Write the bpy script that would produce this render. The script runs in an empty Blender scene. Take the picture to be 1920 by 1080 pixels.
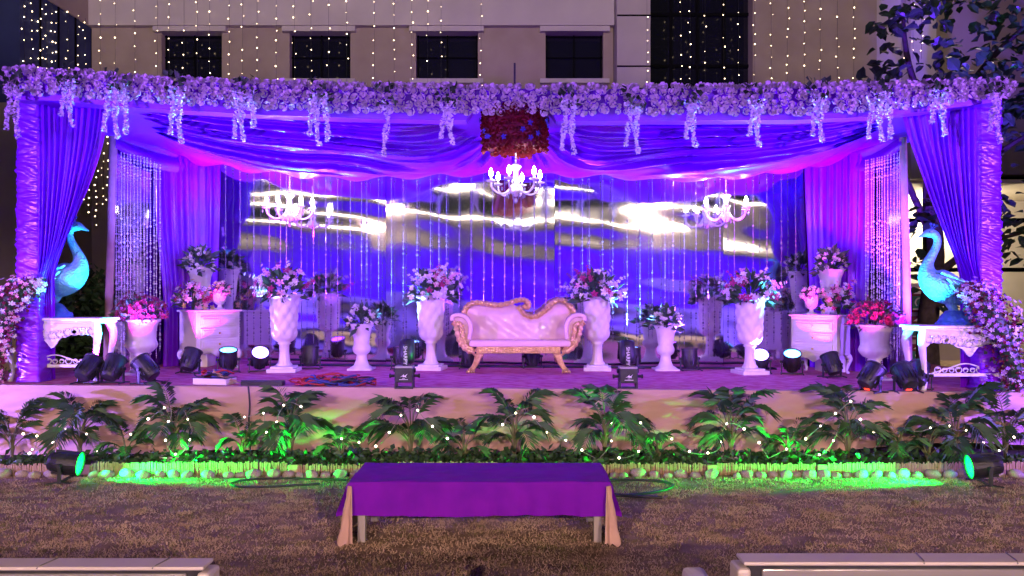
import bpy, math, random
import numpy as np
from mathutils import Vector, Matrix, Euler, noise
R = math.radians
rng = random.Random(7)
S = bpy.context.scene
COL = S.collection
F, CX, HY, H = 1440.0, 960.0, 553.0, 1.74      # lens in photo pixels, centre column, horizon row, eye height

# ------------------------------------------------------------------ camera, sky, exposure
cam = bpy.data.objects.new('camera', bpy.data.cameras.new('camera'))
COL.objects.link(cam)
cam.location = (0, 0, H)
cam.rotation_euler = (R(90), 0, 0)
cam.data.sensor_width = 36
cam.data.lens = 27
cam.data.shift_y = 13 / 1920
cam.data.clip_end = 500
S.camera = cam
W = bpy.data.worlds.new('World')
S.world = W
W.use_nodes = True
wn = W.node_tree.nodes
sky = wn.new('ShaderNodeTexSky')
sky.sky_type = 'NISHITA'
sky.sun_disc = False
sky.sun_elevation = R(-4)
sky.sun_rotation = R(200)
W.node_tree.links.new(sky.outputs[0], wn['Background'].inputs[0])
wn['Background'].inputs[1].default_value = 0.12
S.view_settings.view_transform = 'Standard'
S.view_settings.look = 'None'
S.view_settings.exposure = 0.35
S.view_settings.gamma = 1
S.cycles.use_denoising = True
S.cycles.sample_clamp_indirect = 3.0
S.cycles.sample_clamp_direct = 0
S.cycles.max_bounces = 6
S.cycles.diffuse_bounces = 3
S.cycles.glossy_bounces = 4
S.cycles.transmission_bounces = 4
S.cycles.caustics_reflective = True
S.cycles.blur_glossy = 1.0
S.cycles.caustics_refractive = False
S.cycles.use_light_tree = True

# ------------------------------------------------------------------ helpers
def pt(px, py, Y):
    return Vector(((px - CX) * Y / F, Y, H - (py - HY) * Y / F))
def dz(x):                                    # the stage floor, a touch higher on the left
    return 0.75 - 0.0075 * x
def on_deck(px, py):
    Y = 9.0
    for _ in range(6):
        Y = (H - dz((px - CX) * Y / F)) * F / (py - HY)
    x = (px - CX) * Y / F
    return Vector((x, Y, dz(x)))
def on_lawn(px, py):
    Y = H * F / (py - HY)
    return Vector(((px - CX) * Y / F, Y, 0))
def lerp(a, b, t): return a + (b - a) * t
def sstep(a, b, x):
    t = min(1, max(0, (x - a) / (b - a)))
    return t * t * (3 - 2 * t)
def interp(x, tab):
    return float(np.interp(x, [a for a, _ in tab], [b for _, b in tab]))
def nz(x, y=0., z=0.): return noise.noise(Vector((x, y, z)))
def catmull(P, n):
    P = [Vector(p) for p in P]
    out = []
    for i in range(len(P) - 1):
        a, b, c, d = P[max(i - 1, 0)], P[i], P[i + 1], P[min(i + 2, len(P) - 1)]
        for k in range(n):
            t = k / n
            out.append(0.5 * ((2 * b) + (c - a) * t + (2 * a - 5 * b + 4 * c - d) * t * t + (3 * b - a - 3 * c + d) * t ** 3))
    out.append(P[-1])
    return out

class MB:
    def __init__(s): s.v, s.f, s.m = [], [], []
    def add(s, vs, fs, mi=0):
        o = len(s.v)
        s.v += [tuple(v) for v in vs]
        s.f += [tuple(i + o for i in f) for f in fs]
        s.m += [mi] * len(fs)
        return s
    def box(s, c, d, rz=0, mi=0, taper=1.0, mat=None):
        x, y, z = d[0] / 2, d[1] / 2, d[2] / 2
        vs = [(-x, -y, -z), (x, -y, -z), (x, y, -z), (-x, y, -z)]
        vs += [(a * taper, b * taper, z) for a, b, _ in vs]
        m = Matrix.Translation(c) @ (mat if mat else Matrix.Rotation(rz, 4, 'Z'))
        return s.add([m @ Vector(v) for v in vs], [(3, 2, 1, 0), (4, 5, 6, 7), (0, 1, 5, 4), (1, 2, 6, 5), (2, 3, 7, 6), (3, 0, 4, 7)], mi)
    def tube(s, P, r, n=8, mi=0, cap=True, sq=None):
        P = [Vector(p) for p in P]
        if not isinstance(r, (list, tuple)): r = [r] * len(P)
        T = [(P[min(i + 1, len(P) - 1)] - P[max(i - 1, 0)]).normalized() for i in range(len(P))]
        up = Vector((0, 0, 1)) if abs(T[0].z) < .9 else Vector((0, 1, 0))
        N = (up - T[0] * up.dot(T[0])).normalized()
        vs = []
        for i, p in enumerate(P):
            N = N - T[i] * N.dot(T[i])
            if N.length < 1e-6: N = T[i].orthogonal()
            N.normalize()
            B = T[i].cross(N)
            for k in range(n):
                a = 2 * math.pi * k / n
                q = p + (N * math.cos(a) + B * math.sin(a)) * r[i]
                if sq: q = Vector((q.x, p.y + (q.y - p.y) * sq, q.z))
                vs.append(q)
        fs = []
        for i in range(len(P) - 1):
            for k in range(n):
                a, b = i * n + k, i * n + (k + 1) % n
                fs.append((a, b, b + n, a + n))
        if cap:
            fs.append(tuple(range(n - 1, -1, -1)))
            fs.append(tuple(range((len(P) - 1) * n, len(P) * n)))
        return s.add(vs, fs, mi)
    def lathe(s, prof, n=24, c=(0, 0, 0), mi=0, rf=None, cap=True):
        vs, fs = [], []
        for j, (r, z) in enumerate(prof):
            for k in range(n):
                a = 2 * math.pi * k / n
                rr = r * (rf(a, z) if rf else 1)
                vs.append((c[0] + rr * math.cos(a), c[1] + rr * math.sin(a), c[2] + z))
        for j in range(len(prof) - 1):
            for k in range(n):
                a, b = j * n + k, j * n + (k + 1) % n
                fs.append((a, b, b + n, a + n))
        if cap:
            fs.append(tuple(range(n - 1, -1, -1)))
            fs.append(tuple(range((len(prof) - 1) * n, len(prof) * n)))
        return s.add(vs, fs, mi)
    def grid(s, fn, nu, nv, mi=0, closeu=False):
        vs = [fn(i / nu, j / nv) for j in range(nv + 1) for i in range(nu + (0 if closeu else 1))]
        w = nu if closeu else nu + 1
        fs = []
        for j in range(nv):
            for i in range(nu):
                a, b = j * w + i, j * w + (i + 1) % w
                fs.append((a, b, b + w, a + w))
        return s.add(vs, fs, mi)
    def prism(s, poly, y0, y1, mi=0):          # outline in x,z pushed from y0 to y1
        n = len(poly)
        vs = [(x, y0, z) for x, z in poly] + [(x, y1, z) for x, z in poly]
        fs = [tuple(range(n)), tuple(range(2 * n - 1, n - 1, -1))]
        fs += [(i, i + n, (i + 1) % n + n, (i + 1) % n) for i in range(n)]
        return s.add(vs, fs, mi)
    def ball(s, c, r, n=8, m=5, mi=0, sc=(1, 1, 1), mat=None):
        vs = [Vector((0, 0, -1))]
        for j in range(1, m):
            p = math.pi * j / m - math.pi / 2
            for k in range(n):
                a = 2 * math.pi * k / n
                vs.append(Vector((math.cos(p) * math.cos(a), math.cos(p) * math.sin(a), math.sin(p))))
        vs.append(Vector((0, 0, 1)))
        fs = [(0, 1 + (k + 1) % n, 1 + k) for k in range(n)]
        for j in range(m - 2):
            for k in range(n):
                a, b = 1 + j * n + k, 1 + j * n + (k + 1) % n
                fs.append((a, b, b + n, a + n))
        o = 1 + (m - 2) * n
        fs += [(o + k, o + (k + 1) % n, len(vs) - 1) for k in range(n)]
        c = Vector(c)
        out = []
        for v in vs:
            q = Vector((v.x * r * sc[0], v.y * r * sc[1], v.z * r * sc[2]))
            if mat: q = mat @ q
            out.append(c + q)
        return s.add(out, fs, mi)
    def mesh(s, name, mats, smooth=False):
        me = bpy.data.meshes.new(name)
        me.from_pydata(s.v, [], s.f)
        for m in (mats if isinstance(mats, (list, tuple)) else [mats]): me.materials.append(m)
        if max(s.m, default=0) > 0: me.polygons.foreach_set('material_index', s.m)
        if smooth: me.polygons.foreach_set('use_smooth', [True] * len(s.f))
        me.update()
        return me
    def build(s, name, mats, parent=None, smooth=False, loc=None, rot=None, bevel=0, subsurf=0):
        o = put(name, s.mesh(name, mats, smooth), parent, loc, rot)
        if bevel:
            b = o.modifiers.new('bevel', 'BEVEL'); b.width = bevel; b.segments = 2; b.limit_method = 'ANGLE'
        if subsurf:
            q = o.modifiers.new('sub', 'SUBSURF'); q.levels = q.render_levels = subsurf
        return o
def put(name, me, parent=None, loc=None, rot=None, scale=None):
    o = bpy.data.objects.new(name, me)
    COL.objects.link(o)
    if parent: o.parent = parent
    if loc is not None: o.location = loc
    if rot is not None:
        if hasattr(rot, 'to_euler'): rot = rot.to_euler()
        o.rotation_euler = rot
    if scale is not None: o.scale = (scale,) * 3 if isinstance(scale, (int, float)) else scale
    return o
def tag(o, label, cat, group=None):
    o['label'] = label; o['category'] = cat
    if group: o['group'] = group
    return o
def thing(name, label, cat, loc=(0, 0, 0), rz=0, group=None):
    o = put(name, None, None, loc, (0, 0, rz))
    o.empty_display_size = .1
    return tag(o, label, cat, group)
def struct(o): o['kind'] = 'structure'; return o
def stuff(o): o['kind'] = 'stuff'; return o
def copy_tree(o, parent=None):
    c = o.copy(); COL.objects.link(c)
    if parent: c.parent = parent
    for ch in o.children: copy_tree(ch, c)
    return c

# ------------------------------------------------------------------ materials
def mat(name, c1, c2=None, scale=8, rough=.6, metal=0, bump=0, bscale=40, stretch=(1, 1, 1), emit=None, es=0, sheen=0, spec=.5, coat=0, detail=4, trans=0, mix=(.35, .65)):
    m = bpy.data.materials.new(name); m.use_nodes = True
    nt = m.node_tree; b = nt.nodes['Principled BSDF']; L = nt.links.new
    b.inputs['Base Color'].default_value = (*c1, 1)
    b.inputs['Roughness'].default_value = rough
    b.inputs['Metallic'].default_value = metal
    b.inputs['Specular IOR Level'].default_value = spec
    b.inputs['Sheen Weight'].default_value = sheen
    b.inputs['Coat Weight'].default_value = coat
    b.inputs['Transmission Weight'].default_value = trans
    tc = nt.nodes.new('ShaderNodeTexCoord')
    mp = nt.nodes.new('ShaderNodeMapping'); mp.inputs['Scale'].default_value = stretch
    L(tc.outputs['Object'], mp.inputs[0])
    if c2:
        n = nt.nodes.new('ShaderNodeTexNoise'); n.inputs['Scale'].default_value = scale; n.inputs['Detail'].default_value = detail
        L(mp.outputs[0], n.inputs[0])
        r = nt.nodes.new('ShaderNodeValToRGB')
        r.color_ramp.elements[0].position, r.color_ramp.elements[1].position = mix
        r.color_ramp.elements[0].color = (*c1, 1); r.color_ramp.elements[1].color = (*c2, 1)
        L(n.outputs[0], r.inputs[0]); L(r.outputs[0], b.inputs['Base Color'])
    if bump:
        n = nt.nodes.new('ShaderNodeTexNoise'); n.inputs['Scale'].default_value = bscale; n.inputs['Detail'].default_value = 3
        L(mp.outputs[0], n.inputs[0])
        bp = nt.nodes.new('ShaderNodeBump'); bp.inputs['Strength'].default_value = bump; bp.inputs['Distance'].default_value = .02
        L(n.outputs[0], bp.inputs['Height']); L(bp.outputs[0], b.inputs['Normal'])
    if emit:
        b.inputs['Emission Color'].default_value = (*emit, 1)
        b.inputs['Emission Strength'].default_value = es
    return m
def nosample(m): m.cycles.emission_sampling = 'NONE'; return m
M = {}
M['violet'] = mat('violet_satin', (.20, .002, .70), (.25, .004, .80), 3, rough=.31, spec=.5, bump=.06, bscale=30)
M['violet_cloth'] = mat('violet_cloth', (.15, .002, .42), (.19, .003, .48), 6, rough=.8, spec=.2, bump=.15, bscale=200)
M['ruche'] = mat('ruched_satin', (.18, .006, .64), (.25, .02, .74), 5, rough=.30, spec=.6)
M['hall'] = mat('hall_wall', (.13, .10, .11), (.17, .13, .14), 2, rough=.9)
M['mirror'] = mat('mirror_film', (.86, .86, .90), rough=.06, metal=1)
M['peach'] = mat('peach_cloth', (.47, .30, .255), (.54, .35, .30), 3, rough=.8, bump=.12, bscale=9, stretch=(1, 1, 3))
M['carpet'] = mat('carpet', (.48, .05, .18), (.66, .22, .38), 7, rough=.95, bump=.5, bscale=60, stretch=(1, 2.6, 1), detail=8, mix=(.35, .6))
M['white'] = mat('white_paint', (.78, .76, .74), (.70, .68, .66), 5, rough=.45, bump=.06, bscale=25)
M['urn'] = mat('white_urn', (.80, .78, .76), (.69, .66, .64), 7, rough=.5, bump=.12, bscale=30)
M['gold'] = mat('carved_gold', (.64, .46, .13), (.82, .64, .25), 30, rough=.3, metal=.6, bump=.5, bscale=70)
M['leatherette'] = mat('pink_leatherette', (.78, .58, .46), (.82, .63, .51), 3, rough=.22, coat=.6, bump=.12, bscale=10)
M['black'] = mat('black_metal', (.012, .012, .016), (.03, .03, .035), 12, rough=.42, bump=.1)
M['blackcable'] = mat('black_cable', (.015, .015, .018), rough=.5)
M['redcable'] = mat('red_cable', (.35, .02, .02), rough=.45)
M['bluecable'] = mat('blue_cable', (.03, .04, .22), rough=.45)
M['rose'] = mat('white_rose', (.84, .78, .80), (.76, .66, .74), 20, rough=.7)
M['redrose'] = mat('red_rose', (.17, .001, .006), (.24, .003, .01), 20, rough=.6)
M['bluefl'] = mat('blue_flower', (.05, .04, .4), rough=.6)
M['wisteria'] = mat('wisteria_petal', (.84, .80, .86), (.74, .66, .84), 20, rough=.7)
M['leaf'] = mat('dark_leaf', (.02, .06, .02), (.05, .11, .035), 12, rough=.5)
M['palm'] = mat('palm_leaf', (.024, .075, .024), (.045, .11, .035), 6, rough=.62, bump=.1)
M['palm_stem'] = mat('palm_stem', (.12, .14, .05), (.18, .16, .08), 12, rough=.6)
M['fl_white'] = mat('white_flower', (.84, .82, .74), rough=.7)
M['fl_pink'] = mat('pink_flower', (.75, .28, .42), (.82, .5, .58), 30, rough=.7)
M['fl_mag'] = mat('magenta_flower', (.32, .012, .09), (.45, .03, .15), 30, rough=.7)
M['fl_lilac'] = mat('lilac_flower', (.62, .48, .74), (.75, .66, .8), 30, rough=.7)
M['fl_maroon'] = mat('maroon_flower', (.13, .004, .025), (.22, .008, .045), 30, rough=.7)
M['fl_gold'] = mat('gold_flower', (.6, .42, .12), (.7, .55, .2), 30, rough=.6)
M['crystal'] = mat('crystal_bead', (.62, .60, .68), rough=.05, spec=1.0, trans=.6)
M['crystal_shimmer'] = mat('shimmer_bead', (.85, .82, .88), rough=.12, spec=1.0)  # whiter bead copy: the wing beads' shimmer is put into its colour
M['glass'] = mat('chandelier_glass', (.9, .88, .88), rough=.06, spec=1, coat=1)
M['bulb'] = mat('candle_bulb', (1, .95, .9), emit=(1, .93, .84), es=75)
M['fairy'] = nosample(mat('fairy_bulb', (1, .9, .7), emit=(1, .74, .44), es=8))
M['rope_bulb'] = nosample(mat('garden_bulb', (1, .9, .7), emit=(1, .80, .58), es=9))
M['wire'] = mat('wire', (.02, .02, .02), rough=.6)
M['whitewire'] = mat('white_wire', (.25, .24, .2), rough=.5)
def scaly(name, c1, c2, sc):
    m = mat(name, c1, c2, 14, rough=.4)
    nt = m.node_tree; v = nt.nodes.new('ShaderNodeTexVoronoi'); v.inputs['Scale'].default_value = sc
    tc = nt.nodes.new('ShaderNodeTexCoord'); bp = nt.nodes.new('ShaderNodeBump'); bp.inputs['Strength'].default_value = .7; bp.inputs['Distance'].default_value = .012
    nt.links.new(tc.outputs['Object'], v.inputs['Vector']); nt.links.new(v.outputs['Distance'], bp.inputs['Height']); nt.links.new(bp.outputs[0], nt.nodes['Principled BSDF'].inputs['Normal'])
    return m
M['peacock'] = scaly('peacock_glaze', (.10, .36, .55), (.16, .46, .62), 42)
M['feather'] = mat('feather_glaze', (.16, .46, .60), (.30, .60, .70), 20, rough=.4)
M['peacock_dark'] = mat('peacock_blue', (.03, .10, .42), (.05, .16, .5), 14, rough=.45, bump=.3, bscale=30)
M['wall'] = mat('brown_render', (.35, .28, .21), (.40, .33, .25), 1.5, rough=.9, bump=.15, bscale=60)
M['wall_light'] = mat('pale_render', (.55, .50, .45), (.61, .56, .50), 1.2, rough=.9, bump=.12, bscale=60)
M['wall_grey'] = mat('grey_render', (.47, .42, .40), (.53, .47, .45), 1.2, rough=.9, bump=.12, bscale=60)
M['pane'] = mat('dark_glass', (.010, .010, .02), rough=.08, spec=.6)
M['frame'] = mat('window_frame', (.004, .004, .005), rough=.9, spec=.1)
M['navy'] = mat('navy_wall', (.02, .03, .09), (.03, .045, .12), 1, rough=.8)
M['cream'] = mat('cream_wall', (.75, .68, .55), (.8, .72, .6), 2, rough=.8)
M['soil'] = mat('soil', (.025, .017, .012), (.05, .035, .025), 14, rough=1, bump=.8, bscale=30)
M['stone'] = mat('river_stone', (.24, .19, .16), (.44, .38, .34), 9, rough=.8, bump=.2, bscale=30)
M['bamboo'] = mat('bamboo_stick', (.34, .22, .13), (.46, .33, .2), 30, rough=.7, stretch=(1, 1, .3))
M['lawn'] = mat('dry_lawn', (.15, .095, .065), (.29, .20, .145), 5, rough=1, bump=.9, bscale=55, detail=9)
M['grass_dry'] = mat('dry_grass', (.36, .25, .17), (.48, .36, .26), 3, rough=.9)
M['grass_green'] = mat('green_grass', (.13, .13, .045), (.19, .16, .06), 3, rough=.9)
M['wood'] = mat('grey_leg', (.34, .31, .30), rough=.6)
M['white_leather'] = mat('white_leatherette', (.5, .45, .43), (.56, .5, .48), 4, rough=.4, bump=.1, bscale=20)
M['wrap'] = mat('sofa_back_wrap', (.20, .19, .20), (.27, .26, .26), 3, rough=.18, bump=.2, bscale=6, stretch=(.4, 1, 3))
M['bark'] = mat('bark', (.05, .04, .03), (.09, .07, .05), 12, rough=.95, bump=.6, bscale=20)
M['treeleaf'] = mat('tree_leaf', (.03, .07, .035), (.05, .10, .05), 5, rough=.4)
M['maroon'] = mat('maroon_board', (.16, .02, .03), rough=.5)
M['green_poster'] = mat('green_poster', (.02, .14, .11), (.03, .18, .14), 8, rough=.5)
M['print'] = mat('white_print', (.75, .75, .72), rough=.6)
M['display'] = mat('red_display', (.3, .01, .01), emit=(1, .04, .02), es=3)
M['carton'] = mat('white_carton', (.72, .68, .64), rough=.7)
M['sack'] = mat('tan_cloth', (.45, .30, .16), (.55, .38, .2), 14, rough=.9, bump=.3)
def lens(name, c, es): return mat(name, (.05, .05, .06), rough=.1, emit=c, es=es)
M['lens_off'] = mat('lens_glass', (.03, .03, .05), rough=.06, spec=.8)

# ------------------------------------------------------------------ light colours
VIO, BLU, MAG, CYA, GRN = (.24, .03, 1.0), (.12, .10, 1.0), (.95, .02, .8), (.03, .55, 1.0), (.0, 1.0, .04)
def spot(parent, loc, d, color, energy, ang=60, blend=.6, rad=.05):
    l = bpy.data.lights.new('beam', 'SPOT')
    l.energy = energy; l.color = color; l.spot_size = R(ang); l.spot_blend = blend; l.shadow_soft_size = rad
    o = bpy.data.objects.new('beam', l); COL.objects.link(o)
    if parent: o.parent = parent
    o.location = loc
    o.rotation_euler = Vector(d).to_track_quat('-Z', 'Y').to_euler()
    return o
ORDN = 'first second third fourth fifth sixth seventh eighth ninth tenth eleventh twelfth thirteenth fourteenth fifteenth sixteenth seventeenth eighteenth nineteenth twentieth'.split()
def nth(i):
    if i < 20: return ORDN[i]
    tens = {2: 'twenty', 3: 'thirty', 4: 'forty'}[(i + 1) // 10]
    u = (i + 1) % 10
    return tens + '-' + ORDN[u - 1] if u else {2: 'twentieth', 3: 'thirtieth', 4: 'fortieth'}[(i + 1) // 10]

# ------------------------------------------------------------------ ground
def lawn_fn(u, v):
    x, y = lerp(-60, 60, u), lerp(-30, 60, v)
    return (x, y, 0)
struct(MB().grid(lawn_fn, 2, 2).build('lawn', M['lawn']))
def blades(name, n, x0, x1, y0, y1, hmin, hmax, m, seed, wd=.005):
    r = np.random.default_rng(seed)
    nc = max(20, n // 22)
    yc = y0 + (y1 - y0) * r.random(nc) ** 1.25
    xc = (r.random(nc) * 2 - 1) * np.maximum(.7 * yc + .4, 1) if x0 is None else x0 + (x1 - x0) * r.random(nc)
    ci = r.integers(0, nc, n)
    x, y = xc[ci] + r.normal(0, .045, n), yc[ci] + r.normal(0, .026, n)
    h = hmin + (hmax - hmin) * r.random(n) ** 2
    a = r.random(n) * 2 * np.pi
    lean = r.random(n) * .9 * h + .3 * h
    la = r.random(n) * 2 * np.pi
    v = np.zeros((n, 3, 3))
    v[:, 0] = np.stack([x - np.cos(a) * wd, y - np.sin(a) * wd, np.zeros(n)], 1)
    v[:, 1] = np.stack([x + np.cos(a) * wd, y + np.sin(a) * wd, np.zeros(n)], 1)
    v[:, 2] = np.stack([x + np.cos(la) * lean, y + np.sin(la) * lean, h], 1)
    me = bpy.data.meshes.new(name)
    me.vertices.add(3 * n); me.vertices.foreach_set('co', v.ravel())
    me.loops.add(3 * n); me.loops.foreach_set('vertex_index', np.arange(3 * n))
    me.polygons.add(n); me.polygons.foreach_set('loop_start', np.arange(0, 3 * n, 3)); me.polygons.foreach_set('loop_total', np.full(n, 3))
    me.update(); me.materials.append(m)
    return stuff(put(name, me))
tag(blades('dry_grass', 230000, None, None, 2.1, 7.6, .006, .024, M['grass_dry'], 1, .0042), 'short dry brown grass covering the lawn before the stage', 'grass')
tag(blades('green_grass', 30000, None, None, 2.1, 7.5, .006, .026, M['grass_green'], 2, .0042), 'thin olive green grass blades scattered through the dry lawn', 'grass')

# pale carpet added behind the viewer to lighten the mirror film's low band
M['court'] = mat('pale_carpet', (.50, .45, .46), (.60, .55, .55), 3, rough=.95, bump=.2, bscale=40)
struct(MB().box((0, -7.6, .006), (26, 10.6, .012)).build('added_carpet', M['court']))
# planting bed
bed = MB().grid(lambda u, v: (lerp(-6.4, 6.4, u), lerp(7.44, 8.3, v), .05 + .05 * nz(u * 60, v * 5) + .03 * v), 120, 10)
struct(bed.build('planting_bed', M['soil'], smooth=True))

# ------------------------------------------------------------------ stage platform
SY0, SY1 = 8.03, 11.6
def slab(x0, x1, y0, y1, zo, th):
    vs = [(x, y, dz(x) + zo + t) for t in (-th, 0) for x, y in ((x0, y0), (x1, y0), (x1, y1), (x0, y1))]
    return MB().add(vs, [(3, 2, 1, 0), (4, 5, 6, 7), (0, 1, 5, 4), (1, 2, 6, 5), (2, 3, 7, 6), (3, 0, 4, 7)])
def deck_fn(u, v):
    x, y = lerp(-6.3, 6.3, u), lerp(SY0, SY1, v)
    return (x, y, dz(x) + .0022 * nz(x * 2.2, y * 3) + .0015 * nz(x * 6, y * 9))
st = struct(MB().grid(deck_fn, 160, 50).build('stage_floor', M['carpet'], smooth=True))
fr = slab(-6.3, 6.3, SY0 + .02, SY1, -.02, .10).build('stage_frame', M['wood'], st)
sk = thing('stage_skirt', 'long peach cloth skirt stretched along the front of the stage', 'stage skirt')
def skirt_fn(u, v):
    x = lerp(-6.35, 6.35, u)
    zt = dz(x) + .012
    zb = .10 + .07 * sstep(2.2, 4.5, x) + .03 * math.sin(x * 1.7) + .02 * nz(x * 2)
    z = lerp(zt, zb, v)
    e = abs(x) / 6.3
    dg = .018 * sstep(.5, 1, e) * math.sin(38 * z + 9 * abs(x)) + .010 * nz(x * .8, z * 9) + .006 * nz(x * 3, z * 5) + .02 * v * math.sin(x * 2.1) * v
    return (x, SY0 - .02 - dg * sstep(0, .12, v) - .03 * v, z)
MB().grid(skirt_fn, 260, 36).build('front_cloth', M['peach'], sk, smooth=True)
MB().grid(lambda u, v: (lerp(-6.35, 6.35, u), SY0 - .021 + v * .09, dz(lerp(-6.35, 6.35, u)) + .0125 - .001 * v), 40, 1).build('top_fold', M['peach'], sk, smooth=True)

# ------------------------------------------------------------------ hotel building behind
YB = 18.0
def bx(px): return (px - CX) * YB / F
def bz(py): return H - (py - HY) * YB / F
bld = thing('hotel_building', 'brown rendered building with pale upper storey band behind the stage', 'building', (0, YB, 0))
WN = [(303, 416), (543, 657), (780, 896), (1023, 1131)]
zt, zb, ztop = bz(62), bz(150), 11.5
def wallbox(name, m, x0, x1, z0, z1, y0=0, y1=.6, parent=bld):
    return MB().box(((x0 + x1) / 2, (y0 + y1) / 2, (z0 + z1) / 2), (x1 - x0, y1 - y0, z1 - z0)).build(name, m, parent)
wallbox('lower_wall', M['wall'], bx(172), bx(1150), 0, zb)
xs = [bx(172)] + [bx(p) for w in WN for p in w] + [bx(1150)]
for i in range(0, len(xs), 2): wallbox('wall_pier', M['wall'], xs[i], xs[i + 1], zb, bz(52))
wallbox('upper_band', M['wall_light'], bx(170), bx(1150), bz(52), ztop, -.18, .6)
for a, b in WN:
    w = wallbox('window', M['pane'], bx(a), bx(b), zb, zt, .22, .26)
    x0, x1, xm, zm = bx(a), bx(b), bx((a + b) / 2), lerp(zb, zt, .52)
    f = MB()
    for xx in (x0 + .03, xm, x1 - .03): f.box((xx, .19, (zb + zt) / 2), (.03, .05, zt - zb))
    for zz in (zb + .03, zm, zt - .03): f.box((( x0 + x1) / 2, .185, zz), (x1 - x0, .04, .03))
    f.build('frame', M['frame'], w)
    MB().box(((x0 + x1) / 2, .1, zt + .06), (x1 - x0 + .28, .5, .118)).build('lintel', M['wall_light'], w)
    MB().box(((x0 + x1) / 2, .06, zb - .05), (x1 - x0 + .26, .4, .10)).build('sill', M['wall_light'], w)
pl = wallbox('pilaster', M['wall_grey'], bx(1152), bx(1213), 0, ztop, -.45, .6)
for py in (42, 135): MB().box((bx(1182.5), -.452, bz(py)), (bx(1213) - bx(1152), .02, .035)).build('groove', M['frame'], pl)
wallbox('glass_wall', M['pane'], bx(1213), bx(1410), 0, ztop, .3, .4)
gm = MB()
for px in (1262, 1312, 1362): gm.box((bx(px), .27, 6), (.06, .06, 11))
for py in (20, 118, 210): gm.box((bx(1311), .262, bz(py)), (bx(1410) - bx(1213), .06, .07))
gm.build('mullion_grid', M['frame'], bld)
wallbox('right_wall', M['wall'], bx(1410), bx(1642), 0, ztop, -.05, .6)
wallbox('right_panel', M['wall_grey'], bx(1642), bx(1690), 4.4, ztop, .0, .6)
wallbox('white_column', M['wall_light'], bx(1692), bx(1738), 4.4, ztop, -.4, .5)
wallbox('far_wall', M['wall'], bx(1738), bx(2200), 4.6, ztop, .25, .6)
wallbox('soffit', M['cream'], bx(1642), bx(2200), 4.35, 4.45, .0, 3.4)
wallbox('lobby_wall', M['cream'], bx(1642), bx(2300), 0, 4.4, 3.4, 3.6)
for px in (1655, 1765, 1884, 2010): wallbox('lobby_post', M['frame'], bx(px) - .07, bx(px) + .07, 0, 4.35, .55, .7)
for z in (1.0, 2.35, 3.55): wallbox('lobby_rail', M['frame'], bx(1655), bx(2010), z - .05, z + .05, .58, .67)
lw = wallbox('counter', M['wall_grey'], bx(1780), bx(1990), 0, 1.1, 2.4, 2.9)
# left wing, seen along its length
wx = bx(172)
MB().box((wx - .3, -1.3, 2.8), (.6, 2.6, 5.6)).build('wing_base', M['wall'], bld)
MB().box((wx - .32, -1.3, 6.8), (.6, 2.6, 2.4)).build('wing_wall', M['navy'], bld)
MB().box((wx - .28, -1.4, 9.8), (.6, 2.9, 3.6)).build('wing_band', M['wall'], bld)
for yy in (-.65, -1.3, -1.95): MB().box((wx - .015, yy, 6.8), (.03, .05, 2.4)).build('wing_mullion', M['frame'], bld)
l = bpy.data.lights.new('lobby_lamp', 'POINT'); l.energy = 280; l.color = (1, .82, .55); l.shadow_soft_size = .25
lo = put('lobby_lamp', l, None, (bx(1850), YB + 2.2, 3.9))
lt = thing('lobby_ceiling_lamp', 'round warm ceiling lamp lighting the cream lobby at right', 'ceiling lamp', (bx(1850), YB + 2.2, 4.34))
MB().lathe([(.05, -.16), (.2, -.14), (.22, -.06), (.1, 0)], 16).build('shade', M['bulb'], lt, smooth=True)

# far dark mass at the far left
hb = thing('dark_hedge', 'dark bushy shrub filling the gap between left curtain and post', 'shrub', (-6.55, 11.6, 0))
def leafcloud(n, c, r, size, seed, squash=1.):
    q = random.Random(seed); b = MB()
    for _ in range(n):
        d = Vector((q.gauss(0, 1), q.gauss(0, 1), q.gauss(0, 1))).normalized() * (q.random() ** .4)
        p = Vector((c[0] + d.x * r[0], c[1] + d.y * r[1], c[2] + d.z * r[2]))
        m = Euler((q.uniform(-1.2, 1.2), q.uniform(-1.2, 1.2), q.uniform(0, 6.3))).to_matrix()
        s = size * q.uniform(.6, 1.3)
        b.add([p + m @ Vector(v) for v in ((0, 0, 0), (s * .35, s * .45, s * .08), (0, s, 0), (-s * .35, s * .45, s * .08))], [(0, 1, 2), (0, 2, 3)])
    return b
stuff(leafcloud(2600, (0, 0, 1.15), (.75, .5, 1.1), .13, 3).build('foliage', M['leaf'], hb))
MB().tube([(0, 0, 0), (.03, 0, .6), (-.02, 0, 1.2)], [.05, .04, .02]).build('stem', M['bark'], hb)

# ------------------------------------------------------------------ tree on the right
tr = thing('broadleaf_tree', 'dark broad leaved tree catching blue light above the right curtain', 'tree', (6.65, 12.2, 0))
tb = MB()
tb.tube(catmull([(0, 0, 0), (-.05, 0, 1.2), (.08, 0, 2.4), (.02, .05, 3.6), (.2, .1, 5.2)], 5), [.19 - .006 * i for i in range(21)], 10)
tb.build('trunk', M['bark'], tr, smooth=True)
limbs = [((.05, 0, 2.6), (-.6, -.1, 3.9), (-1.0, -.2, 4.6)), ((.05, 0, 3.0), (.7, -.3, 3.8), (1.6, -.4, 4.4)), ((.1, .05, 4.2), (-.5, -.3, 5.3), (-.6, -.3, 6.2)), ((.15, .05, 4.4), (.9, -.2, 5.5), (1.7, -.2, 6.2)), ((.02, 0, 2.0), (.6, -.2, 2.5), (1.3, -.2, 2.7))]
for P in limbs: MB().tube(catmull(P, 5), [.07 - .005 * i for i in range(11)], 6).build('limb', M['bark'], tr, smooth=True)
q = random.Random(11)
LB = MB(); nl = 0
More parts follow.
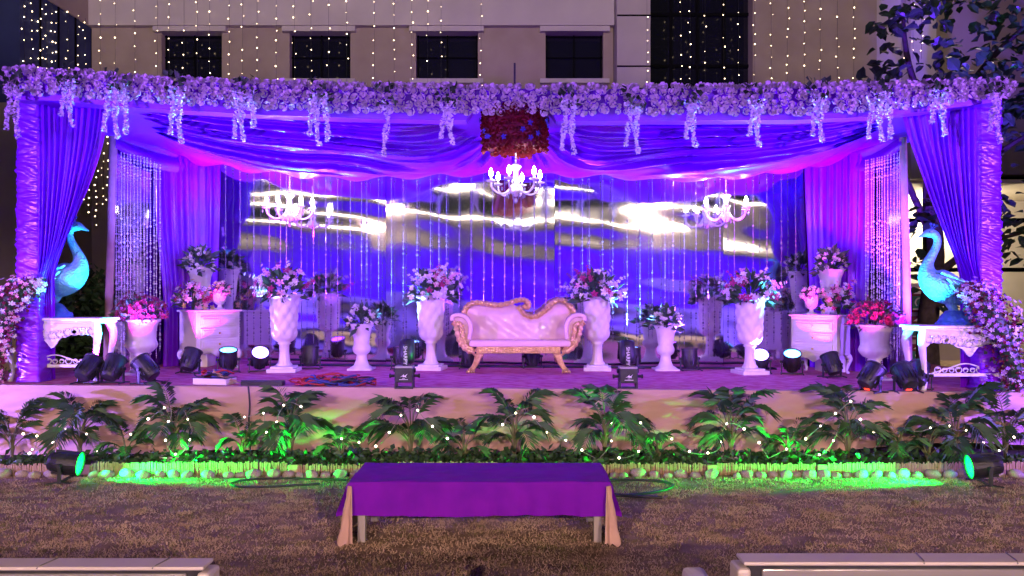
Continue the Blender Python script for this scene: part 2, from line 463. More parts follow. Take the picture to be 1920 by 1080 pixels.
clumps = [((-.75, -.3, 4.55), .5, 70), ((-.55, -.3, 6.0), .55, 90), ((-.9, -.3, 5.3), .35, 26), ((.3, -.3, 5.2), .7, 110), ((1.1, -.4, 4.6), .8, 150), ((1.5, -.3, 5.9), .8, 160), ((.6, -.2, 6.5), .6, 70), ((2.0, -.3, 3.6), .8, 120), ((.5, -.2, 4.3), .6, 70), ((1.3, -.2, 2.7), .55, 60), ((-.25, -.1, 2.9), .35, 22), ((-.3, 0, 2.2), .4, 26), ((.25, -.1, 1.6), .35, 16), ((.5, -.2, 3.3), .5, 40)]
for c, r, n in clumps:
    for _ in range(n):
        d = Vector((q.gauss(0, 1), q.gauss(0, 1), q.gauss(0, .8))).normalized() * (q.random() ** .45) * r
        p = Vector(c) + d
        s = q.uniform(.14, .26)
        m = Euler((q.uniform(-1.0, .5), q.uniform(-.7, .7), q.uniform(0, 6.3))).to_matrix()
        w = s * .36
        vs = [(0, 0, 0), (w * .8, s * .3, .02), (w, s * .65, .0), (0, s, -.04), (-w, s * .65, 0), (-w * .8, s * .3, .02), (0, s * .5, -.015)]
        LB.add([p + m @ Vector(v) for v in vs], [(0, 1, 6), (1, 2, 6), (2, 3, 6), (3, 4, 6), (4, 5, 6), (5, 0, 6)])
stuff(LB.build('crown', M['treeleaf'], tr))

# ------------------------------------------------------------------ sign stand seen through the right gap
sg = thing('sign_stand', 'white stand with three maroon and green framed posters by the tree', 'sign', (pt(1722, 600, 13.2).x, 13.2, 0))
sb = MB()
for x in (-.24, .26): sb.box((x, .03, 1.05), (.05, .05, 2.1))
for z in (.42, .92, 1.40, 1.9): sb.box((.01, .03, z), (.45, .05, .08))
sb.build('stand_frame', M['wall_light'], sg)
for k, py in enumerate((555, 606, 658)):
    z = H - (py - HY) * 13.2 / F - .08
    p = MB().box((0, -.02, z), (.36, .03, .40)).build('poster', M['maroon'], sg)
    MB().box((.0, -.037, z - .04), (.25, .012, .24)).build('poster_panel', M['green_poster'], p)
    MB().prism([(-.11, z + .115), (.11, z + .115), (.06, z + .15), (0, z + .17), (-.06, z + .15)], -.042, -.036).build('pediment', M['print'], p)
    MB().box((0, -.045, z - .145), (.24, .006, .018)).build('caption_bar', M['print'], p)
    e = MB()
    if k == 0: e.tube([(.075 * math.cos(t), -.047, z - .03 + .075 * math.sin(t)) for t in np.linspace(-.9, 4.0, 18)], .013, 6)
    elif k == 1: e.ball((.04, -.045, z - .03), .05, 10, 6, sc=(1, .2, 1)); e.box((-.04, -.046, z), (.05, .006, .02))
    else:
        for a in range(5): e.ball((.06 * math.cos(a * 1.26), -.045, z - .03 + .06 * math.sin(a * 1.26)), .03, 8, 5, sc=(1, .2, 1))
    e.build('emblem', M['print'], p)

# ------------------------------------------------------------------ hall behind the camera (seen only in the mirror film)
rh = thing('banquet_hall', 'long cream hall with a row of tube lamps, reflected in the mirror', 'building', (0, -22, 0))
MB().box((0, -.4, 3.6), (46, .8, 7.2)).build('hall_wall', M['hall'], rh)
MB().box((0, .35, 7.0), (47, 1.6, .5)).build('roof_edge', M['wall_light'], rh)
for i in range(9): MB().box((-18 + i * 4.5, .012, 1.5), (2.6, .02, 3.0)).build('doorway', M['pane'], rh)
M['tube'] = mat('tube_lamp', (1, 1, 1), emit=(1, .86, .68), es=15)
for i in range(13): MB().tube([(-19.2 + i * 3.2 - 1.35, .9, 6.3), (-19.2 + i * 3.2 + 1.35, .9, 6.3)], .105, 8).build('tube_lamp', M['tube'], rh, smooth=True)
def flood(label, x, y, z, tgt, color, energy, ang, door, rad=.06):
    t = thing('floodlight', label, 'floodlight', (x, y, 0))
    MB().tube([(0, 0, 0), (0, 0, z)], .05, 8).build('pole', M['black'], t)
    MB().lathe([(.3, 0), (.28, .04), (.05, .06)], 16).build('pole_base', M['black'], t)
    d = (Vector(tgt) - Vector((x, y, z))).normalized()
    qq = d.to_track_quat('Y', 'Z')
    hd = MB().box((0, 0, 0), (.5, .16, .36)).build('lamp_head', M['black'], t, loc=(0, 0, z), rot=qq, bevel=.02)
    MB().box((0, .085, 0), (.44, .01, .3)).build('lamp_glass', lens('flood_glass', color, 6), hd)
    # barn door: a level plate that cuts the beam above or below an elevation
    side, el = door
    e = math.radians(el)
    az = math.atan2(d.y, d.x) - math.pi / 2
    ze = z + .2 * d.z + math.tan(e) * .9
    dr_ = MB().box((0, 1.1, side * .4), (2.0, .01, .8))
    for sx in (-1, 1): dr_.tube([(sx * .24, .05, z - ze), (sx * .9, 1.1, side * .05)], .012, 5)
    dr_.build('barn_door', M['black'], t, loc=(0, 0, ze), rot=(0, 0, az))
    spot(t, Vector((0, 0, z)) + d * .2, d, color, energy, ang, .5, rad)
flood('warm floodlight on a black pole left behind the viewer', -5.5, -12.3, 5.8, (.5, 4.5, -1.2), (1, .64, .52), 6300, 74, (1, -10.3), .1)
flood('added warm fill floodlight on a black pole right behind the viewer', 6.2, -12.3, 5.6, (-.5, 4.5, -1.2), (1, .64, .52), 7000, 74, (1, -9.9), .1)  # added fill, softens the sofa shadow across the lawn
flood('warm floodlight on a tall black pole behind the viewer', -2, -9, 9, (-1, 18, 8.6), (1, .80, .66), 7000, 56, (-1, -6.8))
tw_ = thing('added_partition', 'blue cloth partition wall added behind the viewer to put blue in the mirror', 'partition', (0, -13, 0))  # invented wall, there to give the film its blue reflection
for i in range(10):
    x0_ = -13 + i * 2.6
    MB().grid(lambda u, v, x0_=x0_: (x0_ + u * 2.58, .05 * math.sin(u * 40 + x0_), 1.3 + v * 2.9 - .04 * math.sin(u * 3.14) * v), 60, 3).build('cloth_panel', M['violet'], tw_, smooth=True)
    MB().grid(lambda u, v, x0_=x0_: (x0_ + u * 2.58, .012 + .03 * math.sin(u * 30 + x0_), v * 1.3), 40, 2).build('added_pale_panel', M['court'], tw_, smooth=True)  # pale band added to lighten the foot of the reflection
    MB().tube([(x0_, 0, 0), (x0_, 0, 4.3)], .03, 6).build('pole', M['black'], tw_)

# ------------------------------------------------------------------ flowers shared by many things
def rose_mb(r=.05, seed=0):
    q = random.Random(seed); b = MB()
    b.ball((0, 0, .28 * r), .26 * r, 5, 3)
    for ring, (n, r0, r1, r2, z0, z1, z2, sp) in enumerate(((3, .2, .40, .30, -.1, .35, .66, 1.1), (5, .35, .88, .86, -.45, .0, .42, .92))):
        for k in range(n):
            a = 2 * math.pi * (k + .4 * ring + q.uniform(-.12, .12)) / n
            c, s_ = math.cos(a), math.sin(a)
            w = math.pi / n * sp
            def P(rr, da, h): return (r * rr * math.cos(a + da), r * rr * math.sin(a + da), r * h)
            j = q.uniform(-.08, .08)
            b.add([P(r0, -w * .7, z0), P(r0, w * .7, z0), P(r1, w, z1), P(r2, w * .5, z2 + j), P(r2 * 1.04, -w * .1, z2 + j - .06), P(r2, -w * .6, z2 + j), P(r1, -w, z1)], [(0, 1, 2, 6), (6, 2, 3, 5), (5, 3, 4)])
    return b
def lily_mb(r=.05, n=6, seed=0):
    b = MB(); q = random.Random(seed)
    for k in range(n):
        a = 2 * math.pi * (k + q.uniform(-.12, .12)) / n
        c, s_ = math.cos(a), math.sin(a); w = .3 * r
        def P(t, u, h): return (r * t * c - s_ * u, r * t * s_ + c * u, r * h)
        b.add([P(0, 0, 0), P(.55, w, .32), P(1, 0, .2 + q.uniform(-.1, .2)), P(.55, -w, .32)], [(0, 1, 2, 3)])
    b.ball((0, 0, .12 * r), .16 * r, 5, 3)
    return b
_fm = {}
def flower_mesh(kind, m):
    if (kind, m) not in _fm:
        mb = {'rose': lambda: rose_mb(.05, 1), 'rose2': lambda: rose_mb(.05, 5), 'lily': lambda: lily_mb(.055, 6, 2), 'bloom': lambda: lily_mb(.045, 5, 4)}[kind]()
        _fm[(kind, m)] = mb.mesh(kind, M[m], smooth=False)
    return _fm[(kind, m)]
def face_rot(d, q):
    return (Vector(d).to_track_quat('Z', 'Y') @ Euler((0, 0, q.uniform(0, 6.3))).to_quaternion()).to_euler()

# ------------------------------------------------------------------ front beam and rose garland
YG = 8.0
TOP = [(12, 125), (100, 129), (200, 137), (300, 145), (480, 150), (700, 157), (1100, 161), (1400, 158), (1700, 153), (1888, 150)]
BOT = [(12, 174), (100, 177), (200, 186), (300, 193), (480, 203), (700, 211), (900, 214), (1100, 215), (1500, 213), (1650, 206), (1750, 196), (1850, 182), (1888, 180)]
def gtop(px): return H - (interp(px, TOP) - HY) * YG / F
def gbot(px): return H - (interp(px, BOT) - HY) * YG / F
def gx(px): return (px - CX) * YG / F
bm = thing('front_beam', 'violet cloth wrapped beam spanning the front of the canopy', 'beam')
def beam_fn(u, v):
    px = lerp(18, 1884, u)
    x, zt_, zb_ = gx(px), gtop(px) - .03, gbot(px) + (.085 if abs(px - 966) < 78 else -.055)
    c = [(YG + .03, zt_), (YG + .25, zt_), (YG + .25, zb_), (YG + .05, zb_)][int(round(v * 4)) % 4]
    return (x, c[0], c[1] + .006 * nz(x * 3, v * 4))
MB().grid(beam_fn, 120, 4).build('beam_cloth', M['violet'], bm)
gl = thing('rose_garland', 'thick band of pale lilac roses along the top of the stage canopy', 'garland')
q = random.Random(21)
cand = []
px = 14.0
while px < 1888:
    zt_, zb_ = gtop(px), gbot(px)
    rows = 5
    for k in range(rows):
        t = (k + .5 + q.uniform(-.22, .22)) / rows
        bul = math.sin(math.pi * t)
        cand.append((px + q.uniform(-5, 5) + (8 if k % 2 else 0), lerp(zb_, zt_, t), YG - .05 * bul + q.uniform(-.012, .012), (t - .5) * 1.3))
    cand.append((px + q.uniform(-6, 6), zt_ + q.uniform(-.03, .0), YG + .03, 1.0))
    px += 15.2
q.shuffle(cand)
SM = MB(); base = rose_mb(.05, 3)
for i, (p, z, y, el) in enumerate(cand):
    d = Vector((q.uniform(-.4, .4), -1, el * .8 + q.uniform(-.25, .25))).normalized()
    s = q.uniform(.66, 1.2)
    if i < 300:
        put('rose', flower_mesh('rose' if q.random() < .5 else 'rose2', 'rose'), gl, (gx(p), y, z), face_rot(d, q), s)
    else:
        mm = Matrix.Translation((gx(p), y, z)) @ face_rot(d, q).to_matrix().to_4x4() @ Matrix.Scale(s, 4)
        SM.add([mm @ Vector(v) for v in base.v], base.f)
stuff(SM.build('rose_filling', M['rose'], gl))
# wisteria sprays
WIS = [(25, 165, 256, 2), (125, 152, 236, 2), (216, 160, 256, 3), (328, 165, 266, 2), (456, 172, 262, 3), (597, 178, 270, 3), (722, 190, 290, 1), (840, 192, 269, 2), (1067, 190, 286, 2), (1187, 195, 286, 2), (1295, 190, 274, 2), (1415, 188, 272, 2), (1535, 178, 263, 2), (1650, 176, 263, 3), (1760, 170, 252, 2), (1866, 168, 266, 2)]
ORD = ['outermost left', 'second from left', 'third from left', 'fourth from left', 'fifth from left', 'sixth from left', 'seventh from left', 'eighth from left', 'eighth from right', 'seventh from right', 'sixth from right', 'fifth from right', 'fourth from right', 'third from right', 'second from right', 'outermost right']
for i, (px, y0, y1, ns) in enumerate(WIS):
    q = random.Random(100 + i)
    c = pt(px, y0 - 6, YG - .13)
    t = thing('wisteria_spray', 'pale wisteria spray hanging from the rose garland, ' + ORD[i], 'flower spray', c, 0, 'wisteria sprays on the garland')
    b = MB(); lb = MB()
    L = (y1 - y0) * 1.05 * YG / F
    for k in range(ns):
        ox = (k - (ns - 1) / 2) * .085 + q.uniform(-.015, .015)
        ln = L * (1 if k == ns // 2 else q.uniform(.72, .98))
        for j in range(int(ln / .0035)):
            f = j / (ln / .0035)
            w = .042 * (1 - .55 * f) * (.7 + .3 * math.sin(f * 14 + k))
            a = q.uniform(0, 6.3)
            p = Vector((ox + .018 * math.sin(f * 5 + k * 2) + w * math.cos(a), w * math.sin(a), -.02 - f * ln))
            s = q.uniform(.014, .024)
            m = Euler((q.uniform(-1, 1), q.uniform(-1, 1), q.uniform(0, 6.3))).to_matrix()
            b.add([p + m @ Vector(v) for v in ((-s, 0, 0), (0, -s * .7, s * .3), (s, 0, 0), (0, s * .7, s * .3))], [(0, 1, 2), (0, 2, 3)])
    for j in range(26):
        p = Vector((q.uniform(-.11, .11), q.uniform(-.04, .03), q.uniform(-.1, .12)))
        s = q.uniform(.05, .09); m = Euler((q.uniform(-1, 1) + 1.2, q.uniform(-.8, .8), q.uniform(-1.5, 1.5))).to_matrix()
        lb.add([p + m @ Vector(v) for v in ((0, 0, 0), (s * .4, s * .5, 0), (0, s, -.01), (-s * .4, s * .5, 0))], [(0, 1, 2), (0, 2, 3)])
    stuff(b.build('blossoms', M['wisteria'], t))
    stuff(lb.build('leaves', M['leaf'], t))

# ------------------------------------------------------------------ ruched pillars
def pillar(label, px0, px1, ytop, ybot, Y, seed):
    a, b_ = pt(px0, ytop, Y), pt(px1, ytop, Y)
    xc, w = (a.x + b_.x) / 2, (b_.x - a.x)
    zb_ = dz(xc) + .003
    t = thing('wrapped_pillar', label, 'pillar', (xc, Y + w / 2, zb_), 0, 'ruched front pillars')
    hh = a.z - zb_
    def fn(u, v):
        a_ = u * 2 * math.pi
        cx_, sy_ = math.cos(a_), math.sin(a_)
        k = 1 / max(abs(cx_), abs(sy_)) ** .8
        z = v * hh
        n = nz(cx_ * .3 + seed, z * 15 + .9 * cx_, sy_ * .3) + .35 * nz(cx_ * .4, z * 34 - .8 * cx_, sy_ * .4 + seed)
        d = .90 + .26 * abs(n) ** .85
        return (cx_ * k * w * .47 * d, sy_ * k * w * .47 * d, z)
    MB().grid(fn, 48, 300, closeu=True).build('ruched_cloth', M['ruche'], t, smooth=True)
    MB().box((0, 0, hh / 2), (w * .8, w * .8, hh - .02)).build('post', M['wood'], t)
pillar('ruched violet satin pillar at the left front corner of the stage', 24, 74, 165, 718, 8.3, 3)
pillar('ruched violet satin pillar at the right front corner of the stage', 1836, 1884, 165, 735, 8.2, 9)

# ------------------------------------------------------------------ gathered curtains
def fold(s, F_, seed, t=0):
    ph = s * F_ + .55 * nz(s * F_ * .45, seed) + .12 * nz(s * 3, t * 2.5, seed)
    return math.sin(2 * math.pi * ph) * .7 + .3 * math.sin(2 * math.pi * ph * 2.13 + seed) * (.5 + nz(s * 9, seed * 2))
def curtain(label, left, right, nf, amp, seed, nu=150, nv=44, group=None, m='violet', ampf=None, back=True):
    Lp, Rp = catmull(left, 12), catmull(right, 12)
    def at(P, t):
        i = t * (len(P) - 1); k = min(int(i), len(P) - 2)
        return P[k].lerp(P[k + 1], i - k)
    t_ = thing('curtain', label, 'curtain', (0, 0, 0), 0, group)
    def fn(u, v):
        a, b_ = at(Lp, v), at(Rp, v)
        p = a.lerp(b_, u)
        n = Vector((b_.x - a.x, b_.y - a.y, 0)).normalized().cross(Vector((0, 0, 1)))
        A = amp * (ampf(v) if ampf else 1)
        return p + n * A * min(1, 9 * u + .05, 9 * (1 - u) + .05) * fold(u, nf, seed, v) + Vector((.012 * nz(u * 8, v * 3, seed), 0, 0))
    b = MB().grid(fn, nu, nv)
    b.build('cloth', M[m], t_, smooth=True)
    return t_
c = curtain('violet curtain pulled aside against the left front pillar', [pt(66, 170, 8.32), pt(70, 330, 8.32), pt(70, 500, 8.32), (pt(60, 560, 8.4)), (*on_deck(66, 713).to_tuple()[:2], dz(-5) + .01)],
        [pt(207, 180, 8.45), pt(196, 258, 8.45), pt(170, 340, 8.42), pt(136, 420, 8.4), pt(108, 500, 8.4), pt(104, 560, 8.42), (on_deck(104, 712).x, on_deck(104, 712).y, dz(-5) + .01)], 11, .05, 2.3, ampf=lambda v: .5 + .6 * math.exp(-((v - .55) / .25) ** 2))
c = curtain('violet curtain pulled aside against the right front pillar', [pt(1688, 200, 8.35), pt(1704, 258, 8.35), pt(1735, 345, 8.32), pt(1766, 425, 8.3), pt(1796, 505, 8.3), pt(1800, 570, 8.3), (on_deck(1800, 728).x, on_deck(1800, 728).y, dz(4.7) + .01)],
        [pt(1842, 185, 8.22), pt(1838, 330, 8.22), pt(1838, 500, 8.22), pt(1846, 560, 8.25), (on_deck(1842, 728).x, on_deck(1842, 728).y, dz(4.9) + .01)], 11, .05, 7.7, ampf=lambda v: .5 + .6 * math.exp(-((v - .55) / .25) ** 2))

# ------------------------------------------------------------------ mirror film backdrop
YM = 10.85
back = thing('mirror_backdrop', 'wide backdrop of rippled mirror film panels across the back of the stage', 'backdrop', (0, YM, .75))
def wavy(seed, x, z, k=1):
    r_ = random.Random(seed); h = 0
    for i in range(7):
        lx, lz = r_.uniform(2.5, 7.5), r_.uniform(.34, 1.3)
        h += .0015 * (lz / .8) * math.sin(2 * math.pi * (x / lx + z / lz) + r_.uniform(0, 6.3))
    for i in range(3):
        lx, lz = r_.uniform(.4, .9), r_.uniform(.5, 1.1)
        h += .0003 * math.sin(2 * math.pi * (x / lx + z / lz) + r_.uniform(0, 6.3))
    return h * k
NP = 7
for i in range(NP):
    x0, x1 = -4.16 + i * 8.34 / NP, -4.16 + (i + 1) * 8.34 / NP - .006
    sd = 40 + i // 2
    ax, az = rng.uniform(-.004, .004), rng.uniform(-.004, .004)
    def pf(u, v, x0=x0, x1=x1, sd=sd, ax=ax, az=az):
        x, z = lerp(x0, x1, u), lerp(dz(x0) - .75 + .004, 2.95, v)
        e = 4 * u * (1 - u)
        return (x, wavy(sd, x, z, .7 + .3 * e) + ax * (x - x0) + az * z, z)
    MB().grid(pf, 30, 100).build('mirror_panel', M['mirror'], back, smooth=True)
MB().box((0, .12, 1.45), (8.9, .04, 2.95)).build('back_board', M['black'], back)
def wing(label, x0, y0, x1, y1, sd):
    t = thing('mirror_wing', label, 'backdrop panel', (0, 0, 0), 0, 'angled mirror wings')
    def f(u, v):
        x, y = lerp(x0, x1, u), lerp(y0, y1, u)
        z = lerp(dz(x) + .004, 4.0, v)
        return (x, y + wavy(sd, u * 1.6, z, .8), z)
    MB().grid(f, 24, 80).build('mirror_panel', M['mirror'], t, smooth=True)
wing('angled mirror film wing beside the peach post at left', -4.92, 9.52, -4.47, 11.0, 71)
wing('angled mirror film wing beside the peach post at right', 4.88, 9.52, 4.74, 11.0, 83)
def post(label, pxt, yt, pxb, Yp):
    b0 = Vector(((pxb - CX) * Yp / F, Yp, 0)); b0.z = dz(b0.x)
    t = thing('wrapped_post', label, 'post', b0, 0, 'slim peach wrapped posts')
    tp = pt(pxt, yt, Yp) - b0
    MB().grid(lambda u, v: Vector((0, 0, 0)).lerp(tp, v) + Vector((.045 * math.cos(u * 6.283), .045 * math.sin(u * 6.283), 0)) * (1 + .16 * nz(u * 4, v * 9) + .1 * nz(u * 9, v * 3)), 14, 50, closeu=True).build('peach_wrap', M['peach'], t, smooth=True)
post('slim peach cloth wrapped post between left curtain and mirror wing', 214, 205, 201, 9.5)
post('slim peach cloth wrapped post between right curtain and mirror wing', 1692, 200, 1704, 9.5)
# inner curtains
def inner(label, pxs, Y, seed, nf):
    a, b_ = pxs
    Lq = [pt(a[0], 225, Y[0]), pt(a[0] + a[1] * .3, 400, Y[0]), pt(a[0] + a[1], 560, Y[0])]
    Rq = [pt(b_[0], 225, Y[1]), pt(b_[0] + b_[1] * .3, 400, Y[1]), pt(b_[0] + b_[1], 560, Y[1])]
    for P, s_ in ((Lq, a), (Rq, b_)):
        x, y = P[-1].x, P[-1].y
        P.append(Vector((x, y, dz(x) + .006)))
    curtain(label, Lq, Rq, nf, .034, seed, 130, 40, 'inner corner curtains')
inner('violet curtain over the back left corner beside the mirror wing', ((286, 20), (414, -8)), (10.1, 10.83), 4.4, 9)
inner('violet curtain over the back right corner beside the mirror wing', ((1508, 10), (1642, -14)), (10.83, 10.1), 5.9, 9)

# ------------------------------------------------------------------ ceiling cloth and swags
ce = thing('ceiling_cloth', 'flat violet cloth ceiling stretched above the swags', 'ceiling cloth')
MB().grid(lambda u, v: (lerp(-5.0, 5.0, u), lerp(YG + .2, 10.9, v), lerp(3.78, 3.62, v) + .03 * math.sin(v * 9) * math.sin(u * 20) + .02 * nz(u * 14, v * 5)), 90, 24).build('cloth', M['violet'], ce, smooth=True)
HEM = [(196, 188), (230, 215), (265, 238), (300, 256), (350, 278), (410, 297), (480, 314), (560, 326), (640, 332), (720, 330), (800, 324), (870, 320), (965, 318)]
HEMR = [(965, 318), (1060, 322), (1150, 326), (1240, 334), (1320, 334), (1400, 326), (1480, 312), (1560, 290), (1620, 262), (1660, 240), (1700, 205)]
def swag(label, side, seed):
    t = thing('ceiling_swag', label, 'swag', (0, 0, 0), 0, 'draped ceiling swags')
    hem = HEM if side < 0 else HEMR
    edge = 196 if side < 0 else 1700
    Gy = 226.
    def fn(u, v):
        px = lerp(edge, 965, u ** .9)
        y0 = interp(px, BOT) + 2
        y1 = interp(px, hem)
        v_ = v ** .85
        py = lerp(y0, y1, v_)
        al = math.atan2(max(py - 214, 0.) * 1.6, abs(965 - px) + 6.) / (math.pi / 2)
        w = sstep(.5, .93, u)
        ph = lerp(v_ * 1.0, al * 1.15, w) + .035 * nz(u * 5, v * 4, seed)
        f = 1 - abs(math.sin(math.pi * (ph * 7.2 + .7 * nz(u * 1.6, ph * 5, seed)))) ** .65
        f2 = math.sin(math.pi * (ph * 23 + 1.6 * nz(u * 2.6, ph * 8, seed)))
        A = .165 * min(1, (u * 4) ** .5) * min(1, 3 * v_ + .1) * min(1, 6 * (1.02 - v_))
        Y = YG + .30 + (v_ ** 1.15) * lerp(1.25, 2.1, sstep(.45, .95, u)) + 1.3 * math.exp(-((px - 965) / 150) ** 2) * (1 - v_) - A * f - A * .2 * f2
        p = pt(px, py, Y)
        return p + Vector((0, 0, -A * .35 * f))
    MB().grid(fn, 190, 120).build('cloth', M['violet'], t, smooth=True)
    def rear(u, v):
        a_ = Vector(fn(u, 1.0))
        e = Vector((max(-4.2, min(4.2, a_.x)), 10.82, 3.58))
        w = math.sin(math.pi * v)
        return a_.lerp(e, v) + Vector((0, 0, -.10 * w + .035 * w * math.sin(a_.x * 9 + v * 3 + seed)))
    MB().grid(rear, 90, 24).build('rear_cloth', M['violet'], t, smooth=True)
swag('left violet satin swag gathered at the red rose drum', -1, 3.1)
swag('right violet satin swag gathered at the red rose drum', 1, 8.4)
# small valances above the wings
def valance(label, P0, P1, seed):
    t = thing('side_valance', label, 'valance', (0, 0, 0), 0, 'side valances')
    def fn(u, v):
        p = P0.lerp(P1, u)
        sag = .13 * math.sin(math.pi * u)
        f = abs(math.sin(v * 9 + nz(u * 3, v * 2, seed)))
        return Vector((p.x + .03 * f * (1 if P0.x < 0 else -1), p.y - .04 * f, p.z - (.48 + sag) * v))
    MB().grid(fn, 40, 40).build('cloth', M['violet'], t, smooth=True)
valance('short violet valance above the left mirror wing', pt(216, 205, 9.5), Vector((-4.35, 10.75, 3.95)), 1)
valance('short violet valance above the right mirror wing', pt(1692, 205, 9.5), Vector((4.55, 10.75, 3.95)), 5)

# ------------------------------------------------------------------ bead strings
bb = MB(); q = random.Random(5)
z = 0.0
while z > -2.62:
    s = q.choice([.006, .006, .008, .008, .010, .010, .015])
    bb.add([(s, 0, z), (0, s, z), (-s, 0, z), (0, -s, z), (0, 0, z + s * 1.5), (0, 0, z - s * 1.5)], [(0, 1, 4), (1, 2, 4), (2, 3, 4), (3, 0, 4), (1, 0, 5), (2, 1, 5), (3, 2, 5), (0, 3, 5)])
    z -= s * 2.5 + q.choice([.0, .0, .004, .012])
bb.box((0, 0, -1.32), (.003, .003, 2.64))
beadme = bb.mesh('bead_string', M['crystal'])
beadme2 = bb.mesh('bead_string', M['crystal_shimmer'])
BPX = [423, 450, 476, 505, 526, 537, 565, 588, 611, 633, 657, 678, 688, 710, 734, 756, 782, 807, 823, 837, 861, 883, 907, 923, 946, 963, 977, 1002, 1024, 1050, 1074, 1092, 1105, 1130, 1149, 1176, 1200, 1223, 1247, 1262, 1283, 1305, 1328, 1350, 1377, 1412, 1438, 1465, 1492]
for p in BPX:
    lab = '%s crystal bead string from the left before the mirror panels' % nth(BPX.index(p))
    x = (p - CX) * 10.7 / F
    o = put('bead_string', beadme, None, (x, 10.7, 3.6), (0, 0, q.uniform(0, 6)), (1, 1, q.uniform(.92, 1.04)))
    tag(o, lab, 'bead string', 'crystal strings ' + ('left' if p < 850 else 'middle' if p < 1100 else 'right'))
for side, x0, y0, x1, y1, w in ((-1, -4.90, 9.56, -4.68, 10.12, 'left'), (1, 4.86, 9.56, 4.70, 10.12, 'right')):
    for k in range(13):
        u = (k + q.uniform(-.2, .2)) / 12
        o = put('bead_string', beadme2, None, (lerp(x0, x1, u) - side * .06, lerp(y0, y1, u) - .05, 3.5), (0, 0, q.uniform(0, 6)), (1.15, 1.15, q.uniform(.9, 1.03)))
        tag(o, '%s glittering bead string from the post in the dense %s bead curtain' % (nth(k), w), 'bead string', 'dense bead curtain ' + w)

# ------------------------------------------------------------------ chandeliers
def chandelier(label, loc, s, ceil_z):
    t = thing('chandelier', label, 'chandelier', loc, 0, 'crystal candle chandeliers')
    b = MB().lathe([(.01, -.12), (.03, -.11), (.05, -.08), (.09, -.05), (.05, -.03), (.03, .0), (.05, .05), (.03, .09), (.025, .16), (.06, .2), (.07, .22), (.02, .25)], 14)
    b.build('stem', M['glass'], t, smooth=True)
    n = 6
    for k in range(n):
        a = 2 * math.pi * (k + .25) / n
        c, s_ = math.cos(a), math.sin(a)
        pr = [(.03, .02), (.10, -.07), (.19, -.085), (.265, -.03), (.28, .03)]
        arm = MB().tube(catmull([(r * c, r * s_, z) for r, z in pr], 5), .012, 7).build('arm', M['glass'], t, smooth=True)
        MB().lathe([(.012, .03), (.05, .04), (.058, .055), (.02, .045), (.014, .075), (.014, .1)], 10, (.28 * c, .28 * s_, 0)).build('candle_cup', M['glass'], arm, smooth=True)
        MB().lathe([(.010, .095), (.022, .115), (.024, .135), (.014, .165), (.003, .19)], 8, (.28 * c, .28 * s_, 0)).build('bulb', M['bulb'], arm, smooth=True)
        pd = MB()
        for j in range(3): pd.ball((.28 * c + .045 * math.cos(a + j * 2.1), .28 * s_ + .045 * math.sin(a + j * 2.1), .0), .012, 5, 4, sc=(.8, .8, 2))
        stuff(pd.build('pendants', M['crystal'], arm))
    pd = MB()
    for k in range(10):
        a = 2 * math.pi * k / 10
        pd.ball((.10 * math.cos(a), .10 * math.sin(a), -.11), .011, 5, 4, sc=(.8, .8, 2.2))
    pd.ball((0, 0, -.16), .025, 6, 5, sc=(1, 1, 1.4))
    stuff(pd.build('drops', M['crystal'], t))
    ch = MB(); z = .25
    top = (ceil_z - loc[2]) / s
    while z < top:
        ch.ball((0, 0, z), .011, 5, 4, sc=(1, 1, 1.5)); z += .032
    ch.build('chain', M['glass'], t)
    t.scale = (s, s, s)
chandelier('crystal candle chandelier hanging under the red rose drum', pt(967, 349, 8.3), .98, 3.32)
chandelier('crystal candle chandelier hanging at the left before the mirror', pt(543, 397, 10.25), 1.05, 3.6)
chandelier('crystal candle chandelier hanging at the right before the mirror', pt(1361, 399, 10.3), 1.05, 3.6)
# red rose drum
c0 = Vector((pt(965, 245, 8.3).x, 8.3, 3.495))
dr = thing('rose_drum', 'red rose covered drum at the centre of the canopy', 'flower drum', c0)
MB().lathe([(.30, -.19), (.33, -.17), (.33, .17), (.1, .2)], 24).build('drum_core', M['fl_maroon'], dr, smooth=True)
q = random.Random(9)
for j in range(6):
    for k in range(22):
        a = 2 * math.pi * (k + .5 * (j % 2) + q.uniform(-.15, .15)) / 22
        d = Vector((math.cos(a), math.sin(a), 0))
        p = d * .335 + Vector((0, 0, -.19 + j * .078 + q.uniform(-.012, .012)))
        if a < math.pi * .08 or a > math.pi * .92 or q.random() < .15:
            put('rose', flower_mesh('rose' if q.random() < .5 else 'rose2', 'redrose'), dr, p, face_rot(d + Vector((0, 0, q.uniform(-.5, .3))), q), q.uniform(.9, 1.25))
for k in range(14):
    a = math.pi * q.uniform(1.02, 1.98); d = Vector((math.cos(a), math.sin(a), 0))
    put('blue_flower', flower_mesh('bloom', 'bluefl'), dr, d * .375 + Vector((0, 0, q.uniform(-.12, .16))), face_rot(d, q), .8)
for k in range(26):
    a = q.uniform(0, 6.3); r_ = .29 * math.sqrt(q.random())
    put('rose', flower_mesh('rose', 'redrose'), dr, (r_ * math.cos(a), r_ * math.sin(a), -.2), face_rot((0, -.3, -1), q), 1.15)
MB().tube([(0, 0, .15), (0, 0, .75)], .012, 6).build('hanger', M['black'], dr)

